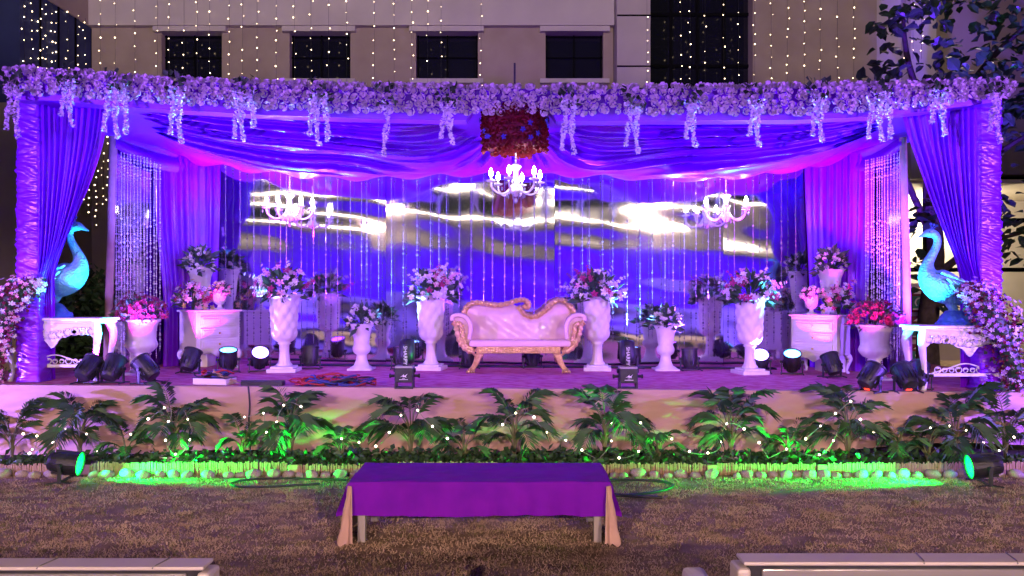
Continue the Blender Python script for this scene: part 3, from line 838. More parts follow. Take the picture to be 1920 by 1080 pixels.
# ------------------------------------------------------------------ gold sofa
sp = on_deck(972, 699)
SF = sp.y
so = thing('settee', 'gold carved settee with glossy pink upholstery at the centre of the stage', 'sofa', sp)
KS = SF / F / 6.62
def sz(zx, zy, f=1.0):           # outline measured from the sofa's front view, metres about its base centre
    return ((zx - 940) * KS * f, (996 - zy) * KS * f)
FB = 1.0                        # the back stands deeper in, so it is built a little larger
crest = [(238, 560), (228, 420), (232, 300), (262, 200), (330, 140), (430, 128), (560, 148), (700, 158), (830, 132), (930, 100), (1010, 92), (1065, 120), (1080, 160), (1062, 190), (1030, 185), (1010, 160)]
roll = [(940, 180), (975, 235), (1030, 285), (1110, 310), (1200, 290), (1290, 220), (1370, 140), (1450, 98), (1530, 105), (1600, 160), (1650, 230), (1668, 320), (1668, 450), (1660, 560)]
def carve(name, P, r, y, m, par, n=10, rr=None):
    C = catmull([(sz(a, b, FB)[0], y, sz(a, b, FB)[1]) for a, b in P], 8)
    rad = [(rr[min(int(i / len(C) * len(rr)), len(rr) - 1)] if rr else r) * (1 + .16 * math.sin(i * 1.35) + .1 * math.sin(i * 2.9)) for i in range(len(C))]
    return MB().tube(C, rad, n).build(name, m, par, smooth=True)
YBk = .42
panel = [sz(a, b, FB) for a, b in [(245, 600), (235, 420), (245, 300), (290, 200), (360, 165), (560, 180), (720, 185), (880, 160), (950, 190), (1000, 270), (1100, 325), (1210, 300), (1310, 220), (1400, 150), (1500, 125), (1580, 170), (1640, 260), (1655, 420), (1650, 600)]]
# upholstered back: inflated panel
ys = [p[0] for p in panel]
def back_top(x):
    t = sorted(panel[1:-1])
    return interp(x, t)
def back_fn(u, v):
    x = lerp(panel[0][0], panel[-1][0], u)
    zt_ = back_top(x) - .01
    z0 = sz(0, 600, FB)[1] - .02
    z = lerp(z0, zt_, v)
    e = min(1, 5 * u, 5 * (1 - u), 4.5 * (1 - v) + .05)
    puff = .10 * math.sqrt(max(0, e)) + .012 * nz(x * 5, z * 5) + .014 * math.sin(x * 21 + 7 * z) * math.sin(z * 22)
    return (x, YBk - puff + .1 * (v - .4) * .5, z)
MB().grid(back_fn, 80, 36).build('back_cushion', M['leatherette'], so, smooth=True)
MB().prism([(x, z) for x, z in panel], YBk + .03, YBk + .09).build('back_panel', M['leatherette'], so)
carve('crest_rail', crest, .035, YBk - .02, M['gold'], so)
carve('crest_scroll', roll, .035, YBk - .02, M['gold'], so)
cr = MB(); q = random.Random(3)
for P in (crest[3:12], roll[1:11]):
    C = catmull([(sz(a, b, FB)[0], YBk - .05, sz(a, b, FB)[1]) for a, b in P], 5)
    for i, c_ in enumerate(C):
        if i % 2: cr.ball(c_ + Vector((0, -.005, q.uniform(-.012, .012))), .017, 6, 4, sc=(1.5, .6, .8), mat=Euler((0, q.uniform(-1, 1), 0)).to_matrix())
stuff(cr.build('carved_leaves', M['gold'], so, smooth=True))
# seat
xa, xb = sz(330, 0)[0], sz(1590, 0)[0]
zs0, zs1 = sz(0, 672)[1], sz(0, 590)[1]
MB().box(((xa + xb) / 2, .20, (zs0 + zs1) / 2), (xb - xa, .56, zs1 - zs0)).build('seat_cushion', M['leatherette'], so, smooth=False, bevel=.03)
# base rail with rosettes
rl = MB().box((0, -.02, sz(0, 712)[1]), (sz(1440, 0)[0] - sz(400, 0)[0], .06, .085)).build('base_rail', M['gold'], so, bevel=.01)
rc = MB()
for i in range(15):
    x = lerp(sz(430, 0)[0], sz(1420, 0)[0], i / 14)
    rc.tube([(x + .022 * math.cos(a), -.055, sz(0, 712)[1] + .022 * math.sin(a)) for a in np.linspace(0, 5.2 if i % 2 else 6.2, 12)], .007, 5)
    rc.ball((x + .035, -.05, sz(0, 712)[1] + .02 * (-1) ** i), .012, 6, 4, sc=(1.5, .6, .7))
stuff(rc.build('carved_scrolls', M['gold'], rl, smooth=True))
# arms: padded scroll over a curved gold front
for sgn in (1, -1):
    def ax(zx): return sz(zx, 0)[0] if sgn > 0 else -sz(1880 - zx, 0)[0] + 0
    prof = [(122, 350), (118, 310), (150, 285), (210, 280), (270, 300), (320, 350), (345, 420), (345, 500), (330, 580)]
    A = [(((p - 940) * KS) * sgn, (996 - z_) * KS) for p, z_ in prof]
    low = [(400, 740), (320, 720), (250, 660), (205, 580), (180, 480), (160, 400), (125, 365)]
    B = [(((p - 940) * KS) * sgn, (996 - z_) * KS) for p, z_ in low]
    pad = MB()
    pad.tube(catmull([(x, -.0, z_) for x, z_ in A], 5), .028, 8)
    def padf(u, v, A=A):
        i = u * (len(A) - 1); k = min(int(i), len(A) - 2); f = i - k
        x, z_ = lerp(A[k][0], A[k + 1][0], f), lerp(A[k][1], A[k + 1][1], f)
        return (x, lerp(-.0, .46, v), z_ + .028 - .0 * v)
    pad.grid(padf, 40, 6)
    pad.build('armrest', M['leatherette'], so, smooth=True)
    poly = A + B
    MB().prism(poly if sgn < 0 else poly[::-1], .02, .44).build('arm_side', M['leatherette'], so)
    sc_ = MB()
    sc_.tube(catmull([(x, -.015, z_) for x, z_ in B], 6), [.034 * (1 + .2 * math.sin(i * 1.5)) for i in range(len(B) * 6 - 5)], 8)
    mid = [(((p - 940) * KS) * sgn, (996 - z_) * KS) for p, z_ in ((175, 380), (235, 400), (250, 480), (265, 580), (300, 650), (380, 705))]
    sc_.tube(catmull([(x, -.012, z_) for x, z_ in mid], 6), [.026 * (1 + .25 * math.sin(i * 1.9)) for i in range(31)], 8)
    q = random.Random(8)
    for x, z_ in catmull([(x, z_, 0) for x, z_ in mid], 4) and [(v.x, v.y) for v in catmull([(x, z_, 0) for x, z_ in mid], 4)]:
        sc_.ball((x - sgn * .02, -.03, z_ + q.uniform(-.02, .02)), .017, 6, 4, sc=(1.4, .7, .8), mat=Euler((0, q.uniform(-1.5, 1.5), 0)).to_matrix())
    sc_.build('arm_carving', M['gold'], so, smooth=True)
    # front leg: fluted, splayed, with paw
    lg = [(470, 760), (440, 800), (425, 850), (400, 900), (365, 950), (350, 985)]
    LP = [(((p - 940) * KS) * sgn, .0 + .01 * i * 0, (996 - z_) * KS) for i, (p, z_) in enumerate(lg)]
    lb = MB().tube(catmull(LP, 4), [.052, .05, .05, .049, .047, .046, .044, .042, .041, .04, .038, .036, .034, .032, .031, .031, .033, .036, .038, .038, .036], 10)
    leg = lb.build('leg', M['gold'], so, smooth=True)
    fl = MB()
    for k in range(4):
        o = (k - 1.5) * .02
        fl.tube([(x + o * (1 - .3 * j / 5), y - .042, z_) for j, (x, y, z_) in enumerate(LP)], .009, 6)
    for k in range(4): fl.tube([(LP[-2][0] + (k - 1.5) * .02, -.03, .05), (LP[-1][0] - sgn * .0 + (k - 1.5) * .03, -.07, .02), (LP[-1][0] + (k - 1.5) * .034, -.075, .004)], [.013, .014, .008], 6)
    fl.tube(catmull([(LP[0][0] + sgn * .0, -.02, LP[0][2]), (LP[0][0] - sgn * .05, -.03, LP[0][2] - .02), (LP[0][0] - sgn * .085, -.03, LP[0][2] + .0)], 4), .016, 6)
    fl.build('paw_fluting', M['gold'], leg, smooth=True)
    MB().tube([(LP[0][0], .42, .3), (LP[2][0], .45, .15), (LP[-1][0], .5, .005)], [.04, .032, .03], 8).build('leg', M['gold'], so, smooth=True)

# ------------------------------------------------------------------ urns
def tall_urn(t):
    b = MB()
    def rf(a, z):
        if .42 < z < .93:
            return 1 + .10 * (abs(math.sin(4 * a + z * 16)) + abs(math.sin(4 * a - z * 16)) - 1.2)
        if z < .36: return 1 + .03 * math.cos(12 * a)
        return 1
    prof = [(.085, .07), (.10, .09), (.075, .12), (.065, .18), (.06, .26), (.062, .34), (.085, .36), (.07, .37), (.12, .40), (.148, .44)]
    prof += [(lerp(.152, .175, i / 16), .46 + i * .028) for i in range(17)]
    prof += [(.185, .93), (.22, .955), (.235, .965), (.235, .975), (.20, .97), (.17, .93)]
    b.lathe(prof, 64, rf=rf)
    b.build('vessel', M['urn'], t, smooth=True)
    MB().box((0, 0, .025), (.36, .36, .05)).box((0, 0, .06), (.28, .28, .03)).build('plinth', M['urn'], t, bevel=.006)
    return .96
def short_urn(t):
    prof = [(.15, 0), (.15, .03), (.10, .06), (.075, .12), (.065, .18), (.07, .2), (.10, .22), (.118, .26), (.118, .29), (.10, .33), (.095, .345), (.105, .36), (.10, .38), (.112, .46), (.13, .54), (.155, .585), (.165, .60), (.14, .595), (.11, .55)]
    MB().lathe(prof, 32).build('vessel', M['urn'], t, smooth=True)
    MB().box((0, 0, .012), (.32, .32, .024)).build('plinth', M['urn'], t, bevel=.005)
    return .59
def garden_urn(t):
    def rf(a, z):
        if .26 < z < .40: return 1 + .045 * abs(math.sin(9 * a))
        if .41 < z < .62: return 1 + .012 * math.cos(18 * a)
        return 1
    prof = [(.13, .03), (.13, .05), (.09, .08), (.07, .15), (.065, .22), (.085, .24), (.07, .25), (.13, .28), (.17, .33), (.18, .36), (.172, .40), (.165, .41), (.16, .43), (.163, .5), (.175, .58), (.195, .63), (.215, .645), (.215, .665), (.18, .66), (.16, .6)]
    MB().lathe(prof, 54, rf=rf).build('vessel', M['urn'], t, smooth=True)
    MB().box((0, 0, .015), (.30, .30, .03)).build('plinth', M['urn'], t, bevel=.005)
    return .65
def small_urn(t):
    prof = [(.07, 0), (.07, .012), (.03, .03), (.025, .06), (.05, .075), (.075, .11), (.085, .17), (.098, .215), (.105, .22), (.09, .218), (.075, .18)]
    MB().lathe(prof, 24).build('vessel', M['urn'], t, smooth=True)
    return .21
def arrange(label, name, loc, rx, rz, kinds, nfl, seed, nleaf=60, lsz=.07, spiky=0., up=.25, cat='flowers', fs=1.0, dome=1.0):
    """a flower arrangement: dome of leaves with single blooms standing out of it"""
    q = random.Random(seed)
    t = thing(name, label, cat, loc)
    lb = MB()
    for i in range(nleaf):
        a = q.uniform(0, 6.283); e = q.uniform(-.25, 1.4)
        d = Vector((math.cos(a) * math.cos(e), math.sin(a) * math.cos(e), math.sin(e)))
        p = Vector((d.x * rx, d.y * rx, d.z * rz)) * q.uniform(.45, .95)
        s = lsz * q.uniform(.8, 1.7)
        m = d.to_track_quat('Y', 'Z').to_matrix() @ Euler((q.uniform(-.6, .6), q.uniform(-1.5, 1.5), q.uniform(-.5, .5))).to_matrix()
        lb.add([p + m @ Vector(v) for v in ((0, 0, 0), (s * .22, s * .45, s * .05), (0, s, -s * .1), (-s * .22, s * .45, s * .05))], [(0, 1, 2), (0, 2, 3)])
    for i in range(14):
        a = q.uniform(0, 6.283); r_ = q.uniform(.1, .6) * rx
        lb.tube([(0, 0, -.06), (r_ * .5 * math.cos(a), r_ * .5 * math.sin(a), rz * .4), (r_ * math.cos(a), r_ * math.sin(a), rz * .8)], .004, 4)
    stuff(lb.build('leaves', M['leaf'], t))
    n = 0
    while n < nfl:
        a = q.uniform(0, 6.283) if q.random() < .3 else q.uniform(math.pi, 2 * math.pi)
        e = math.asin(q.uniform(-.1, 1) ** 1 if q.random() < .9 else .0)
        d = Vector((math.cos(a) * math.cos(e), math.sin(a) * math.cos(e), math.sin(e)))
        k = q.uniform(.85, 1.08) + spiky * q.random() ** 2
        p = Vector((d.x * rx * k, d.y * rx * k * .9, d.z * rz * k * dome + up * .1))
        kd, m, s = q.choice(kinds)
        put('rose' if kd.startswith('rose') else 'flower', flower_mesh(kd, m), t, p, face_rot(d + Vector((0, -.4, .2)), q), s * fs * q.uniform(.8, 1.2))
        n += 1
    if spiky > .2:      # tall flower spikes, each a run of small blooms
        for k in range(9):
            a = math.pi * q.uniform(-.1, 1.1); ln = q.uniform(.8, 1.35)
            d = Vector((math.cos(a), q.uniform(-.5, .2), .25 + abs(math.sin(a)) * q.uniform(.7, 1.1))).normalized()
            kd, m, s = q.choice(kinds)
            for j in range(6):
                p = Vector((d.x * rx, d.y * rx, d.z * rz)) * ln * (.75 + j * .12)
                put('flower', flower_mesh('bloom', m), t, p + Vector((q.uniform(-.015, .015), 0, q.uniform(-.015, .015))), face_rot(d + Vector((q.uniform(-1, 1), -1, .2)), q), (1.0 - .09 * j) * fs)
    return t
MIX = [('lily', 'fl_white', 1.0), ('bloom', 'fl_pink', 1.1), ('lily', 'fl_lilac', 1.0), ('bloom', 'fl_mag', 1.2), ('rose', 'fl_white', .8), ('bloom', 'fl_lilac', 1.0)]
WHT = [('rose', 'fl_white', .72), ('rose2', 'fl_white', .66), ('bloom', 'fl_lilac', .7)]
MAR = [('bloom', 'fl_maroon', .8), ('bloom', 'fl_maroon', .75), ('lily', 'fl_maroon', .7)]
for px, py, lab in ((808, 693, 'left of the gold settee'), (1120, 694, 'right of the gold settee'), (533, 697, 'beside a lit can at left'), (1406, 701, 'near two lit cans at right')):
    p = on_deck(px, py)
    t = thing('tall_urn', 'tall white diamond quilted urn ' + lab, 'urn', p, rng.uniform(-.2, .2), 'tall quilted urns')
    h = tall_urn(t)
    arrange('lilac and magenta bouquet in the tall urn ' + lab, 'bouquet', p + Vector((0, 0, h + .0)), .29, .29, MIX, 40, int(px), 130, .12, .4)
for px, py, lab in ((678, 693, 'left'), (1248, 694, 'right')):
    p = on_deck(px, py)
    t = thing('short_urn', 'short white urn with round waist standing on the %s of the settee' % lab, 'urn', p, 0, 'short urns')
    h = short_urn(t)
    arrange('low dome of white roses and dark leaves in the short urn on the %s' % lab, 'rose_bouquet', p + Vector((0, 0, h)), .19, .24, WHT, 30, int(px), 110, .1)
for px, py, lab in ((265, 702, 'left'), (1640, 712, 'right')):
    p = on_deck(px, py)
    t = thing('garden_urn', 'large fluted white garden urn before the %s bead curtain' % lab, 'urn', p, 0, 'garden urns')
    h = garden_urn(t)
    arrange('bushy mass of maroon flowers spilling over the %s garden urn' % lab, 'maroon_bouquet', p + Vector((0, 0, h + .02)), .30, .25, MAR, 150, int(px), 130, .08, .12, fs=.9)
# ------------------------------------------------------------------ chests of drawers
def cabriole(h, out, r=.03):
    return catmull([(0, 0, h), (out * .9, -out * .9, h * .8), (out * .4, -out * .4, h * .45), (0, 0, h * .15), (out * .5, -out * .5, 0)], 4), [r * v for v in (1.3, 1.35, 1.35, 1.3, 1.2, 1.1, 1.0, .9, .8, .75, .7, .66, .62, .62, .66, .72, .8)]
def chest(label, px, py, rz):
    p = on_deck(px, py); p = Vector((p.x, p.y + .25, dz(p.x)))
    t = thing('chest_of_drawers', label, 'chest of drawers', p, rz, 'white chests of drawers')
    w, d, z0, z1 = .60, .44, .24, .74
    MB().box((0, 0, (z0 + z1) / 2), (w, d, z1 - z0)).build('body', M['white'], t, bevel=.008)
    MB().box((0, 0, z1 + .014), (w + .05, d + .05, .028)).build('top', M['white'], t, bevel=.008)
    ap = [(-w / 2, z0 + .01), (-w / 2, z0 - .03), (-w / 2 + .08, z0 - .045), (-.1, z0 - .03), (0, z0 - .085), (.1, z0 - .03), (w / 2 - .08, z0 - .045), (w / 2, z0 - .03), (w / 2, z0 + .01)]
    MB().prism(ap, -d / 2 - .004, -d / 2 + .02).build('apron', M['white'], t)
    for k, z in enumerate((.62, .47, .33)):
        hh = .115
        dw = MB().box((0, -d / 2 - .006, z), (w - .11, .02, hh)).build('drawer', M['white'], t, bevel=.004)
        MB().box((0, -d / 2 - .018, z), (w - .17, .012, hh - .05)).build('drawer_panel', M['white'], dw, bevel=.004)
        MB().ball((0, -d / 2 - .035, z), .014, 8, 6).build('knob', M['gold'], dw, smooth=True)
    for sx in (-1, 1):
        for sy in (-1, 1):
            P, r_ = cabriole(.24, .035)
            MB().tube([(sx * (w / 2 - .035) + sx * v.x, sy * (d / 2 - .035) - sy * v.y, v.z) for v in P], r_, 8).build('leg', M['white'], t, smooth=True)
    return p, z1 + .028
lp, lh = chest('white three drawer chest on curved legs at the left back of the stage', 379, 694, R(50))
rp, rh_ = chest('white three drawer chest on curved legs at the right back of the stage', 1553, 703, R(-44))
for p0, hh, px, lab, kk in ((lp, lh, 412, 'left', 1), (rp, rh_, 1521, 'right', 2)):
    x = (px - CX) * p0.y / F
    y = p0.y - .02
    c = Vector((x * (y / p0.y), y, p0.z + hh))
    t = thing('small_urn', 'small white urn standing on the %s chest of drawers' % lab, 'urn', c, 0, 'small urns')
    h = small_urn(t)
    KK = [('rose', 'fl_white', .6), ('bloom', 'fl_gold', .8), ('rose2', 'fl_pink', .6)] if kk == 1 else WHT
    arrange('small posy of pale roses in the small urn on the %s chest' % lab, 'posy', c + Vector((0, 0, h)), .13, .13, KK, 26, 300 + kk, 50, .06, fs=.9)
for p0, hh, px, py, lab, kk in ((lp, lh, 362, 0, 'left', 1), (rp, rh_, 1572, 0, 'right', 2)):
    y = p0.y - .05
    c = Vector(((px - CX) * y / F, y, p0.z + hh))
    arrange('loose bouquet of lilac, pink and gold flowers lying on the %s chest' % lab, 'loose_bouquet', c + Vector((0, 0, .03)), .20, .30, [('bloom', 'fl_lilac', 1.), ('lily', 'fl_lilac', .9), ('bloom', 'fl_mag', .9), ('bloom', 'fl_gold', .9), ('lily', 'fl_pink', .8)], 40, 310 + kk, 70, .09, .25)
for px, yt, Y, lab, sd in ((376, 502, 10.35, 'left', 41), (1557, 505, 10.3, 'right', 42)):
    x = (px - CX) * Y / F
    ztop = pt(px, yt, Y).z
    base = Vector((x, Y, dz(x)))
    t = thing('pedestal_urn', 'white urn raised on a tall pedestal behind the %s chest of drawers' % lab, 'urn', base, 0, 'pedestal urns')
    hp = ztop - base.z - .60
    MB().box((0, 0, hp / 2), (.3, .3, hp)).box((0, 0, hp - .012), (.36, .36, .025)).build('pedestal', M['white'], t, bevel=.006)
    prof = [(.12, 0), (.12, .03), (.08, .06), (.07, .12), (.1, .17), (.115, .22), (.12, .35), (.135, .48), (.17, .57), (.195, .6), (.16, .595), (.12, .5)]
    MB().lathe([(r_, z + hp) for r_, z in prof], 32).build('vessel', M['urn'], t, smooth=True)
    arrange('cone of white roses and dark leaves in the raised urn at the %s' % lab, 'rose_cone', base + Vector((0, 0, hp + .59)), .2, .27, WHT, 30, sd, 120, .1)

# ------------------------------------------------------------------ carved console tables and peacocks
def console(label, p, sgn):
    t = thing('console_table', label, 'table', p, 0, 'carved console tables')
    w, d, h = 1.1, .42, .70
    tp = MB().grid(lambda u, v: (lerp(-w / 2, w / 2, u), lerp(-d / 2, d / 2, v) * (1 + .04 * math.cos((u - .5) * 12)), h), 24, 4)
    MB().box((0, 0, h - .015), (w, d, .03)).box((0, 0, h - .045), (w - .04, d - .04, .03)).build('top', M['white'], t, bevel=.008)
    n = 40; ap = [(-w / 2 + .05, h - .06), (w / 2 - .05, h - .06)]
    for i in range(n + 1):
        u = 1 - i / n; x = lerp(-w / 2 + .05, w / 2 - .05, u)
        dp = .12 + .10 * math.exp(-((u - .5) / .13) ** 2) + .022 * math.sin(u * 40) + .03 * math.cos((u - .5) * 12.6)
        ap.append((x, h - .06 - dp))
    a = MB().prism(ap[::-1], -d / 2 + .02, -d / 2 + .04).build('apron', M['white'], t)
    s = MB()
    for k in range(11):
        x = (k - 5) * .085; z0 = h - .13 - .05 * math.exp(-((x) / .15) ** 2)
        for dr_ in (1, -1):
            s.tube([(x + dr_ * (.012 + .0085 * th) * math.cos(th) , -d / 2 + .012, z0 + (.01 + .0085 * th) * math.sin(th)) for th in np.linspace(0, 5.5, 16)], .009, 5)
    s.build('scrollwork', M['white'], a, smooth=True)
    for sx in (-1, 1):
        for sy in (-1, 1):
            P, r_ = cabriole(.66, .05, .036)
            MB().tube([(sx * (w / 2 - .10) + sx * v.x, sy * (d / 2 - .06) - sy * v.y * .5, v.z) for v in P], r_, 8).build('leg', M['white'], t, smooth=True)
        MB().box((sx * (w / 2 - .1), 0, .17), (.03, d - .12, .035)).build('stretcher', M['white'], t, bevel=.005)
    MB().box((0, -d / 2 + .09, .17), (w - .2, .03, .035)).build('stretcher', M['white'], t, bevel=.005)
    cv = MB()
    for k in range(9):
        x = (k - 4) * .075; r_ = .016 + .012 * math.cos(k * 2.1) ** 2
        for dr_ in (1, -1):
            cv.tube([(x + dr_ * (.006 + r_ * th * .3) * math.cos(th), -d / 2 + .09, .215 + r_ * .6 + (.006 + r_ * th * .3) * math.sin(th)) for th in np.linspace(0, 5.0, 12)], .006, 5)
    cv.tube(catmull([(-.36, -d / 2 + .09, .19), (-.2, -d / 2 + .09, .235), (0, -d / 2 + .09, .29), (.2, -d / 2 + .09, .235), (.36, -d / 2 + .09, .19)], 8), .008, 5)
    cv.build('crest_carving', M['white'], t, smooth=True)
    return h
def peacock(label, c, sgn, s=1.0):
    t = thing('peacock_statue', label, 'statue', c, 0, 'peacock statues')
    K = 8.3 / F * s
    def L(px, py): return Vector(((px - 100) * K * sgn, 0, (597 - py) * K))
    body = [(58, 556, 5), (74, 547, 15), (92, 538, 24), (112, 529, 30), (130, 520, 31), (146, 508, 25), (153, 494, 16), (151, 478, 10.5), (143, 462, 8.2), (136, 448, 7.3), (133, 436, 7), (136, 426, 7.4), (144, 421, 8.6), (152, 421, 8), (160, 424, 4.5), (170, 429, 1.2)]
    P = catmull([L(a, b) for a, b, _ in body], 5)
    rr = [v.x for v in catmull([(r_, 0, 0) for _, _, r_ in body], 5)]
    bo = MB().tube(P, [max(.002, r_ * K) for r_ in rr], 18, sq=.82).build('body', M['peacock'], t, smooth=True)
    fe = []
    fm = MB().grid(lambda u, v: ((u) * .15, -.022 * math.sin(math.pi * v) - .016 * (1 - u), (v - .5) * .034 * math.sin(math.pi * min(1, .25 + u * .72)) ** .6), 6, 3).mesh('feather', M['feather'], True)
    for row in range(3):
        for k in range(6):
            a, b = 140 - k * 12 - row * 8, 496 + k * 4.5 + row * 12
            q0 = L(a, b)
            yo = -.012 - .82 * 30 * K * math.sqrt(max(.05, 1 - ((row - 1.3) / 2.2) ** 2)) * (1 - .035 * k)
            f = put('feather', fm, bo, (q0.x, yo, q0.z), (0, (R(28) if sgn < 0 else R(152)), 0) if False else None, None)
            f.rotation_euler = Euler((0, R(180 - 26 - row * 9) if sgn > 0 else R(26 + row * 9), 0))
            f.scale = (.75, 1, .95)
    for k in range(3):
        tip = L(146 - k * 6, 403 + k * 1.5)
        MB().tube([L(145, 416), (L(145, 416) + tip) / 2 + Vector((0, (k - 1) * .004, 0)), tip], .004, 5).ball(tip, .014, 6, 5, sc=(1.2, .6, 1)).build('crest_feather', M['peacock_dark'], bo, smooth=True)
    MB().ball(L(152, 419) + Vector((0, -.04 * s, 0)), .008, 6, 5).build('eye', M['black'], bo, smooth=True)
    MB().tube(catmull([L(118, 535), L(108, 556), L(100, 574), L(98, 592)], 4), [.085 * s, .08 * s, .07 * s, .06 * s, .055 * s, .05 * s, .047 * s, .046 * s, .046 * s, .047 * s, .05 * s, .055 * s, .06 * s], 12).build('leg', M['peacock'], t, smooth=True)
    MB().grid(lambda u, v: Vector(((.23 * (1 - v) ** .8 + .09 * v) * s * math.cos(u * 6.283) * (1 + .2 * nz(math.cos(u * 6.283) * 2, v * 4, math.sin(u * 6.283) * 2)) - .02 * sgn, (.16 * (1 - v) + .06 * v) * s * math.sin(u * 6.283), v * .16 * s + .02 * nz(u * 9, v * 5) * (1 if 0 < v < 1 else 0))), 24, 10, closeu=True).build('rock_base', M['peacock_dark'], t, smooth=True)
lpt = on_deck(92, 717)
lt_ = Vector((lpt.x, lpt.y + .23, dz(lpt.x)))
console('white carved console table under the left peacock statue', lt_, 1)
rpt = on_deck(1822, 735)
rt_ = Vector((rpt.x, rpt.y + .23, dz(rpt.x)))
console('white carved console table under the right peacock statue', rt_, -1)
peacock('glossy blue peacock statue facing right on the left console table', Vector(((98 - CX) * lt_.y / F, lt_.y, lt_.z + .702)), 1, 1.0)
peacock('glossy turquoise peacock statue facing left on the right console table', Vector(((1790 - CX) * rt_.y / F, rt_.y, rt_.z + .702)), -1, .98)
def cascade(label, pts, rads, n, seed, kinds):
    q = random.Random(seed)
    base = Vector(pts[-1])
    t = thing('blossom_tail', label, 'flower garland', base, 0, 'blossom tails')
    C = catmull(pts, 10); RR = [v.x for v in catmull([(r_, 0, 0) for r_ in rads], 10)]
    lb = MB(); cl = MB()
    cl.tube([c_ - base for c_ in C], [r_ * .35 for r_ in RR], 8)
    cl.build('twig_core', M['leaf'], t)
    for k in range(1300):
        i = q.randrange(len(C)); d = Vector((q.gauss(0, 1), q.gauss(0, 1), q.gauss(0, 1))).normalized()
        p = C[i] - base + d * RR[i] * q.uniform(.5, 1.0)
        s = q.uniform(.03, .055); m = Euler((q.uniform(-1.5, 1.5), q.uniform(-1.5, 1.5), q.uniform(0, 6.3))).to_matrix()
        lb.add([p + m @ Vector(v) for v in ((0, 0, 0), (s * .4, s * .5, .008), (0, s, 0), (-s * .4, s * .5, .008))], [(0, 1, 2), (0, 2, 3)], 0 if k % 3 else 1)
    stuff(lb.build('leaves', [M['fl_maroon'], M['leaf']], t))
    for k in range(n):
        i = q.randrange(len(C)); a = q.uniform(0, 6.3)
        d = Vector((math.cos(a), -abs(q.gauss(0, 1)) * .9, math.sin(a))).normalized()
        p = C[i] - base + d * RR[i] * q.uniform(.8, 1.15)
        kd, m, s = q.choice(kinds)
        put('blossom', flower_mesh(kd, m), t, p, face_rot(d + Vector((0, -.4, .3)), q), s * q.uniform(.7, 1.1))
M['fl_violet'] = mat('violet_flower', (.34, .16, .55), (.48, .26, .66), 30, rough=.7)
PK = [('bloom', 'fl_lilac', .65), ('bloom', 'fl_pink', .6), ('bloom', 'fl_white', .7), ('lily', 'fl_pink', .55)]
cascade('pink and white blossom tail trailing from the left peacock', [pt(75, 535, 8.28), pt(40, 545, 8.22), pt(8, 580, 8.2), pt(-8, 640, 8.2), pt(-14, 712, 8.25)], [.07, .17, .22, .2, .12], 260, 5, PK)
cascade('violet blossom tail trailing from the right peacock down to the stage floor', [pt(1806, 548, 8.12), pt(1842, 560, 8.05), pt(1870, 610, 8.05), pt(1896, 670, 8.08), pt(1908, 728, 8.15)], [.08, .2, .26, .24, .16], 290, 6, [('bloom', 'fl_lilac', .62), ('bloom', 'fl_violet', .7), ('bloom', 'fl_lilac', .55), ('lily', 'fl_violet', .55)])

# ------------------------------------------------------------------ par cans
_par = {}
def par_mesh():
    if _par: return _par
    b = MB().lathe([(.045, -.13), (.075, -.125), (.085, -.10), (.10, -.04), (.104, .04), (.104, .11), (.112, .115), (.112, .13), (.10, .13), (.098, .115)], 24)
    for k in range(12):
        a = 2 * math.pi * k / 12
        b.box((.098 * math.cos(a), .098 * math.sin(a), -.03), (.022, .012, .11), a)
    _par['body'] = b.mesh('can_body', M['black'], False)
    ln = MB().lathe([(.001, .122), (.05, .121), (.099, .117)], 24, cap=False)
    for k in range(7):
        a = k * 1.047; r_ = 0 if k == 6 else .06
        ln.ball((r_ * math.cos(a), r_ * math.sin(a), .12), .022, 8, 4, sc=(1, 1, .3))
    _par['lens'] = ln
    y = MB()
    for sx in (-1, 1):
        y.box((sx * .125, 0, .09), (.012, .03, .17))
        y.tube([(sx * .105, 0, .16), (sx * .145, 0, .16)], .018, 8)
        y.tube([(sx * .125, 0, .02), (sx * .135, -.10, .008)], .008, 6)
        y.tube([(sx * .125, 0, .02), (sx * .135, .10, .008)], .008, 6)
    y.box((0, 0, .012), (.25, .03, .012))
    _par['yoke'] = y.mesh('bracket', M['black'])
    _par['disp'] = MB().box((0, -.055, -.128), (.06, .022, .012)).mesh('display', M['display'])
    return _par
def par(label, p, aim, color=None, energy=0, ang=50, glow=0, yaw=None, disp=False, blend=.7, s=1.0):
    P = par_mesh()
    d = Vector(aim).normalized()
    t = thing('par_can', label, 'stage light', p, 0, 'black stage lights')
    yz = math.atan2(d.y, d.x) - math.pi / 2
    put('bracket', P['yoke'], t, (0, 0, 0), (0, 0, yz))
    qt = d.to_track_quat('Z', 'Y')
    bo = put('can_body', P['body'], t, (0, 0, .165), qt)
    key = ('lens', color, glow)
    if key not in P: P[key] = P['lens'].mesh('lens', lens('lens_glow', tuple(color), glow) if glow else M['lens_off'], True)
    put('lens', P[key], bo)
    if disp: put('display', P['disp'], bo)
    if energy: spot(t, Vector((0, 0, .165)) + d * .15, d, color, energy, ang, blend, .06)
    t.scale = (s,) * 3
    return t
def tgt(p, q_): return Vector(q_) - Vector(p)
D = on_deck
PK_ = 6.5
